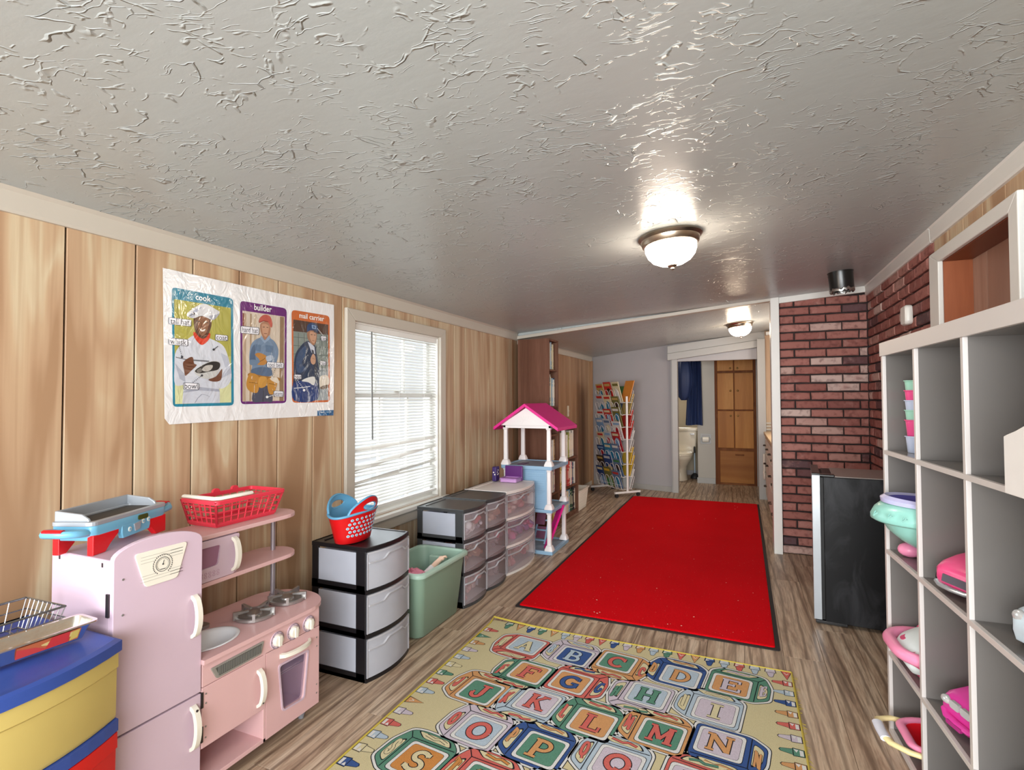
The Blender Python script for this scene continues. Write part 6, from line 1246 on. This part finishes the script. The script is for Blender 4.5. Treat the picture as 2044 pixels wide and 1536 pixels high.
o = MB().box(-2.09,6.67,1.06,-2.078,6.72,1.20).build('light_switch', plain('switch_ivory','#e4ddc8',.4), None, bev=.003); tag(o, 'ivory switch plate on the far panelled wall above the low bookcase', 'switch')
b = MB(); b.box(-2.078,6.689,1.12,-2.070,6.701,1.145); k_ = b.build('toggle', plain('switch_ivory','#e4ddc8',.4), o)
b = MB(); b.prism([(1.27,-.012),(1.3,.02),(1.5,.012),(1.76,.016),(1.79,.0),(1.79,-.03),(1.27,-.03)] if False else [(5.235,1.24),(5.275,1.24),(5.285,1.30),(5.268,1.36),(5.268,1.70),(5.280,1.74),(5.262,1.78),(5.235,1.78)],'x',-2.088,-1.80); tag(b.build('wooden_board', M_CASE, None, bev=.004), 'narrow dark wooden board against the wall beside the tall bookcase', 'board')
# ---------------------------------------------------------------- book rack on wheels
M_RW = plain('white_enamel_wire', '#e6e2de', .35, var=.02)
RX, RY = -1.385, 7.10
da = math.atan2(.405,-.435)               # direction of the rack panel in plan
rk = thing('book_rack', 'white wire display rack on wheels filled with picture books in the corner', 'book rack', (-1.60,7.25,0), da-PI)
KM = WM[rk.name]
def kmb(): b = MB(); b.T = KM; return b   # local x along the panel (pole end at +), y: - faces the room's left, + the right
WH = .29
nb = (KM.to_3x3() @ Vector((0,1,0)))
FRN = -1 if nb.y > 0 else 1               # side that faces the viewer
for x in (-WH,WH):
    b = kmb(); b.box(x-.016,-.2,.05,x+.016,.2,.075); b.build('foot_bar', M_RW, rk, bev=.004)
    for y in (-.17,.17):
        b = kmb(); b.T = b.T @ Matrix.Translation((x,y,.025)) @ Matrix.Rotation(PI/2,4,'Y'); b.lathe([(.008,-.012),(.024,-.012),(.024,.012),(.008,.012)],n=16); b.build('caster', M_TYRE, rk, smooth=40)
        b = kmb(); b.box(x-.01,y-.008,.03,x+.01,y+.008,.052); b.build('caster_fork', M_TYRE, rk)
    b = kmb(); b.tube([(x,0,.06),(x,0,1.32)],.015,12); b.build('pole', M_RW, rk, smooth=60)
def tier(z, side):                        # one wire pocket: bottom ledge near the middle, front loops leaning out
    y0 = side*.02; y1 = side*.075; loops = 5
    b = kmb(); b.tube([(-WH,y0,z),(WH,y0,z)],.003,6); b.tube([(-WH,y1,z-.005),(WH,y1,z-.005)],.0035,6)
    for x in (-WH,0,WH): b.tube([(x,y0,z),(x,y1,z-.005)],.003,5)
    lw = 2*WH/loops
    for k in range(loops):
        xa = -WH+lw*(k+.16); xb_ = -WH+lw*(k+.84); hh_ = .17; top = lambda u: (y1+side*.055*u, z-.005+hh_*u)
        pth = [(xa,y1,z-.005),(xa,*top(.82))]+[((xa+xb_)/2-(xb_-xa)/2*math.cos(a),*top(.82+.18*math.sin(a))) for a in [PI*i/8 for i in range(1,8)]]+[(xb_,*top(.82)),(xb_,y1,z-.005)]
        b.tube(pth,.0032,6)
    for u in (.35,): yy, z2 = y1+side*.055*u, z-.005+.17*u; b.tube([(-WH,yy,z2),(WH,yy,z2)],.0025,5)
    b.build('wire_pocket', M_RW, rk)
TZS = [.10+.163*k for k in range(8)]
for z in TZS: tier(z,-1); tier(z,1)
# picture books: bright covers, each a book of its own
PBC = {'tan':'#b79a5a','red':'#c1342c','white':'#d9d7d2','pale grey':'#b9bcc0','navy blue':'#1f3f78','sky blue':'#7fa3c9','teal blue':'#2f7da0','dark brown':'#3a2a20','orange':'#d98a3a','green':'#3f7f4a','cream':'#d6cba8','yellow':'#d8b03a','steel blue':'#5c7494','olive':'#6f6d3a','crimson':'#a81f2a','black':'#25242a'}
r_ = random.Random(21)
def picbook(side, tier_i, x, w, h, col, acc, label, depth, th=.007):
    z = TZS[tier_i]+.004; lean = .30
    o = thing('picture_book', label, 'book', tuple(KM @ Vector((x,side*(.03+depth),z))), da-PI, 'picture books in the wheeled rack')
    L_ = KM @ Matrix.Translation((x,side*(.03+depth),z)) @ Matrix.Rotation(-side*lean,4,'X')
    b = MB(); b.T = L_; b.box(-w/2,-th/2,0,w/2,th/2,h); b.build('cover', plain('pb_'+col, PBC[col], .4, var=.1, scale=25), o, bev=.0008, seg=1)
    b = MB(); b.T = L_; yy = side*(th/2+.0006); k = r_.choice((0,1,3))
    b.box(-w*.38,yy-.0005,h*.80,w*.38,yy+.0005,h*.92)
    if k == 0: b.disc((w*.08,yy,h*.5),w*.28,h*.2,(0,side,0),16,1,.0007)
    elif k == 1: b.prism([(-w*.36,h*.12),(w*.3,h*.12),(w*.2,h*.6),(-w*.05,h*.7),(-w*.25,h*.5)],'y',yy-.0006,yy+.0006,1)
    elif k == 2: b.disc((-w*.15,yy,h*.42),w*.2,h*.22,(0,side,0),14,1,.0007); b.disc((w*.2,yy,h*.35),w*.14,h*.17,(0,side,0),14,1,.0007)
    else: b.prism([(-w*.45,h*.05),(w*.45,h*.05),(w*.45,h*.38),(w*.1,h*.5),(-w*.45,h*.3)],'y',yy-.0006,yy+.0006,1)
    b.build('cover_picture', [plain('pb_'+acc, PBC[acc], .4, var=.1, scale=25), plain('pbx_'+acc, PBC[r_.choice(list(PBC))], .4, var=.2, scale=40)], o)
TN = ['lowest','second lowest','third','fourth','fifth','sixth','second highest','highest']
FRONT = {7:[('tan','red'),('red','tan'),('cream','olive')],6:[('pale grey','red'),('cream','red'),('olive','tan')],5:[('white','red'),('red','cream'),('olive','white')],4:[('sky blue','white'),('pale grey','steel blue'),('white','sky blue')],3:[('cream','red'),('pale grey','sky blue'),('crimson','cream')],2:[('navy blue','sky blue'),('teal blue','cream'),('steel blue','white')],1:[('dark brown','tan'),('navy blue','pale grey'),('steel blue','green')],0:[('navy blue','cream'),('olive','yellow'),('steel blue','red')]}
SIDE = {7:[('orange','white'),('green','cream'),('white','tan')],6:[('tan','red'),('steel blue','white')],5:[('red','crimson'),('orange','yellow')],4:[('red','cream'),('orange','cream')],3:[('white','pale grey'),('pale grey','white')],2:[('yellow','orange'),('white','cream')],1:[('yellow','tan'),('green','white')],0:[('white','pale grey'),('pale grey','cream')]}
xs3 = (-.19,.0,.19)
XN = ['far','middle','pole']
for i,L3 in FRONT.items():
    for k,(c,a_) in enumerate(L3): picbook(FRN, i, (-.185,.0,.185)[k]*1.0+r_.uniform(-.012,.012), .172+r_.uniform(-.01,.006), .235+r_.uniform(-.02,.05), c, a_, '%s picture book, %s spot of the %s tier on the rack front' % (c,XN[k],TN[i]), .012+.007*(k % 2))
for i,L3 in SIDE.items():
    for k,(c,a_) in enumerate(L3): picbook(-FRN, i, .19-.2*k, .19, .24+r_.uniform(-.02,.06), c, a_, '%s picture book, %s spot of the %s tier on the rack back' % (c,['pole','middle','far'][k],TN[i]), .012+.01*k, .009)
# ---------------------------------------------------------------- doorway beyond: cabinet, curtain, toilet
M_PINE = wood('pine_door', '#a4682c', '#bd7f3c', '#cf9650', 'z', .8, .4, 1, .8, .12); M_PINED = wood('pine_frame', '#5a3014', '#754321', '#8a5630', 'z', .8, .5, 1, .8, .1); M_BRASS = plain('aged_brass', '#8a6a3a', .35, .8)
pc = thing('built_in_cabinet', 'tall varnished pine cabinet with six doors and a bottom drawer beyond the doorway', 'cabinet', (-.08,8.62,0))
MB().box(-.366,8.602,0,.204,8.66,2.02).build('carcass', M_PINED, pc)
def pdoor(x0,x1,z0,z1,kx,kz,hs,nm='door'):
    d = MB().box(x0,8.585,z0,x1,8.602,z1).build(nm, M_PINE, pc, bev=.004)
    if kx is not None:
        b = MB(); b.T = Matrix.Translation((kx,8.585,kz)) @ Matrix.Rotation(PI/2,4,'X'); b.lathe([(.008,0),(.006,.012),(.014,.018),(.014,.026),(.004,.03)],n=14); b.build('knob', M_BRASS, d, smooth=40)
    for hx,hz in hs: MB().box(hx-.008,8.578,hz-.03,hx+.008,8.586,hz+.03).build('hinge', M_PINED, d)
xm_ = -.095
for z0,z1,kz,hz in ((1.70,1.965,1.735,(1.75,1.91)),(1.12,1.665,1.40,(1.2,1.58)),(.548,1.098,1.03,(.63,1.02))):
    pdoor(-.325,xm_-.008,z0,z1,xm_-.05,kz,[(-.335,h_) for h_ in hz]); pdoor(xm_+.008,.165,z0,z1,xm_+.05,kz,[(.175,h_) for h_ in hz])
d = MB().box(-.30,8.585,.03,.165,8.602,.505).build('drawer', wood('pine_drawer','#8a5222','#a0672f','#b57c40','x',.8,.4,1,.8,.12), pc, bev=.004)
MB().box(-.09,8.57,.44,.03,8.586,.458).build('drawer_pull', M_PINED, d, bev=.004)
M_NAVY = plain('navy_cloth', '#26365f', .6, var=.15, scale=5)
cu = thing('curtain', 'navy blue curtain half gathered up in the bathroom doorway', 'curtain', (-.68,8.48,1.95))
b = MB(); n_ = 48; rings = []
for j in range(12):
    t_ = j/11; z = 1.96-1.075*t_; x0_ = -.74-.04*t_+.05*(1-t_)*.4; x1_ = -.545+.012*t_; ring_ = []
    for k in range(n_+1):
        u = k/n_; ring_.append((x0_+(x1_-x0_)*u, 8.47+.030*(1.05-.4*t_)*math.sin(u*5*2*PI+.6*t_)+.012*math.sin(u*11+3*t_), z-.006*math.sin(u*7)))
    rings.append(ring_+[(p_[0],p_[1]+.004,p_[2]) for p_ in reversed(ring_)])
b.loft(rings); b.build('drop', M_NAVY, cu, smooth=70)
b = MB(); rings = []
for j in range(13):
    t_ = j/12; z = 1.96-.70*t_; w = .055+.05*math.sin(PI*min(1,t_*1.05))**.8+.012*t_; y = 8.44-.04*math.sin(PI*t_)
    if j == 12: w = .035
    rings.append([(-.80+.012*math.sin(3*t_)+w*math.cos(2*PI*k/28)*(1+.10*math.sin(6*2*PI*k/28)), y+w*.6*math.sin(2*PI*k/28)*(1+.14*math.cos(7*2*PI*k/28)), z) for k in range(28)])
b.loft(rings); b.build('gathered_loop', M_NAVY, cu, smooth=60)
MB().tube([(-1.49,8.47,1.975),(-.50,8.47,1.975)],.012,10).build('rod', M_GREYT, cu, smooth=60)
# toilet
M_POR = plain('toilet_porcelain', '#e9dfcc', .12, var=.02)
tt = thing('toilet', 'cream porcelain toilet half hidden by the left doorpost', 'toilet', (-.90,8.95,0))
def el(cx, cy, rx, ry, z, n=28): return [(cx+rx*math.cos(2*PI*k/n), cy+ry*math.sin(2*PI*k/n), z) for k in range(n)]
b = MB(); b.loft([el(-.90,8.92,.105,.24,0),el(-.90,8.92,.10,.225,.03),el(-.90,8.93,.085,.18,.12),el(-.90,8.90,.10,.20,.22),el(-.90,8.83,.165,.255,.33),el(-.90,8.82,.185,.275,.385),el(-.90,8.82,.18,.27,.395)]); b.build('bowl', M_POR, tt, smooth=60)
b = MB(); b.loft([el(-.90,8.82,.19,.28,.395),el(-.90,8.82,.195,.285,.405),el(-.90,8.82,.19,.28,.418),el(-.90,8.82,.185,.275,.42),el(-.90,8.82,.192,.28,.428),el(-.90,8.82,.18,.265,.44)]); b.build('seat_lid', M_POR, tt, smooth=40)
b = MB(); b.loft([[(x,y,z) for x,y in rrect(-.90-w,9.10,-.90+w,9.29,.03)] for w,z in ((.205,.41),(.215,.44),(.235,.76))]); b.build('tank', M_POR, tt, smooth=40)
b = MB(); b.loft([[(x,y,z) for x,y in rrect(-.90-w,9.095-e_,-.90+w,9.30,.03)] for w,e_,z in ((.235,.0,.76),(.25,.008,.768),(.25,.008,.80),(.235,0,.812))]); b.build('tank_lid', M_POR, tt, smooth=30)
b = MB(); b.box(-.77,9.075,.70,-.70,9.10,.72); b.build('flush_lever', plain('chrome','#c9c9c9',.15,1), tt, bev=.004)
o = thing('plunger', 'black rubber plunger with pale handle between toilet and wall', 'plunger', (-.70,9.05,0))
b = MB(); b.lathe([(.062,.001),(.066,.01),(.064,.03),(.05,.06),(.028,.08),(.016,.09)],(-.70,9.05,0),24); b.build('cup', M_TYRE, o, smooth=60)
b = MB(); b.lathe([(.011,.09),(.011,.40),(.011,.41)],(-.70,9.05,0),12); b.build('stick', plain('plunger_stick','#a9bccb',.4), o, smooth=60)
b = MB(); b.lathe([(.015,.41),(.015,.50),(.008,.515)],(-.70,9.05,0),12); b.build('grip', M_TYRE, o, smooth=60)
M_CHR = plain('chrome_plate', '#8f8d89', .45, .3)
o = thing('paper_holder', 'chrome recessed toilet paper holder in the grey wall', 'toilet paper holder', (-.499,8.6,.60))
MB().ring(rrect(-.575,.60,-.425,.75,.01,3),rrect(-.558,.617,-.442,.733,.008,3),'y',8.585,8.6).build('plate', M_CHR, o)
MB().prism(rrect(-.562,.613,-.438,.737,.008,3),'y',8.594,8.599).build('recess', plain('recess_dark','#6d6a66',.4,.5), o)
for x in (-.56,-.45): MB().box(x-.006,8.545,.655,x+.012,8.6,.69).build('arm', M_CHR, o, bev=.003)
o = MB(); o.T = Matrix.Translation((-.555,8.555,.665)) @ Matrix.Rotation(PI/2,4,'Y'); o.lathe([(.018,.012),(.038,.012),(.038,.10),(.018,.10),(.018,.012)],n=24,caps=False); tag(o.build('paper_roll', plain('tissue','#ece6da',.9), None, smooth=40), 'white toilet paper roll on the chrome wall holder', 'toilet paper')
# kitchenette base cabinet
M_CABW = plain('cabinet_white', '#e2ddd2', .4, var=.03); M_DKH = plain('dark_pull', '#4a4038', .4, .6)
kc = thing('base_cabinet', 'white base cabinet with dark pulls behind the white post', 'cabinet', (.6,6.3,0))
MB().box(.285,5.15,.08,.93,7.43,.83).build('carcass', M_CABW, kc); MB().box(.31,5.15,0,.93,7.43,.08).build('toe_kick', M_CABW, kc)
for k in range(4):
    y0_ = 5.17+.565*k
    for z0,z1,nm in ((.64,.80,'drawer'),(.38,.62,'drawer'),(.10,.36,'drawer')) if k != 2 else ((.64,.80,'drawer'),(.10,.62,'door')):
        d = MB().box(.268,y0_,z0,.285,y0_+.545,z1).build(nm, M_CABW, kc, bev=.004)
        yc = y0_+.27; zc = (z0+z1)/2 if nm == 'drawer' else z1-.08
        MB().tube([(.268,yc-.05,zc),(.245,yc-.045,zc),(.243,yc,zc-.004),(.245,yc+.045,zc),(.268,yc+.05,zc)],.006,8).build('handle', M_DKH, d, smooth=60)
tag(MB().box(.255,5.14,.832,.93,7.44,.868).build('countertop', plain('tan_laminate','#c9ab86',.35,var=.08,scale=30), None, bev=.005), 'tan laminate countertop on the white base cabinet', 'countertop')
tg = MB(); tg.tube([(.252,7.3,.60),(.25,7.28,.5),(.254,7.32,.42),(.248,7.29,.36)],.012,8); tg.ball((.252,7.29,.33),(.014,.03,.05),10,8); tag(tg.build('hanging_cloth', plain('cloth_pale','#d9d2c6',.85), None, smooth=60), 'small pale cloth hanging from the far cabinet pull', 'cloth')
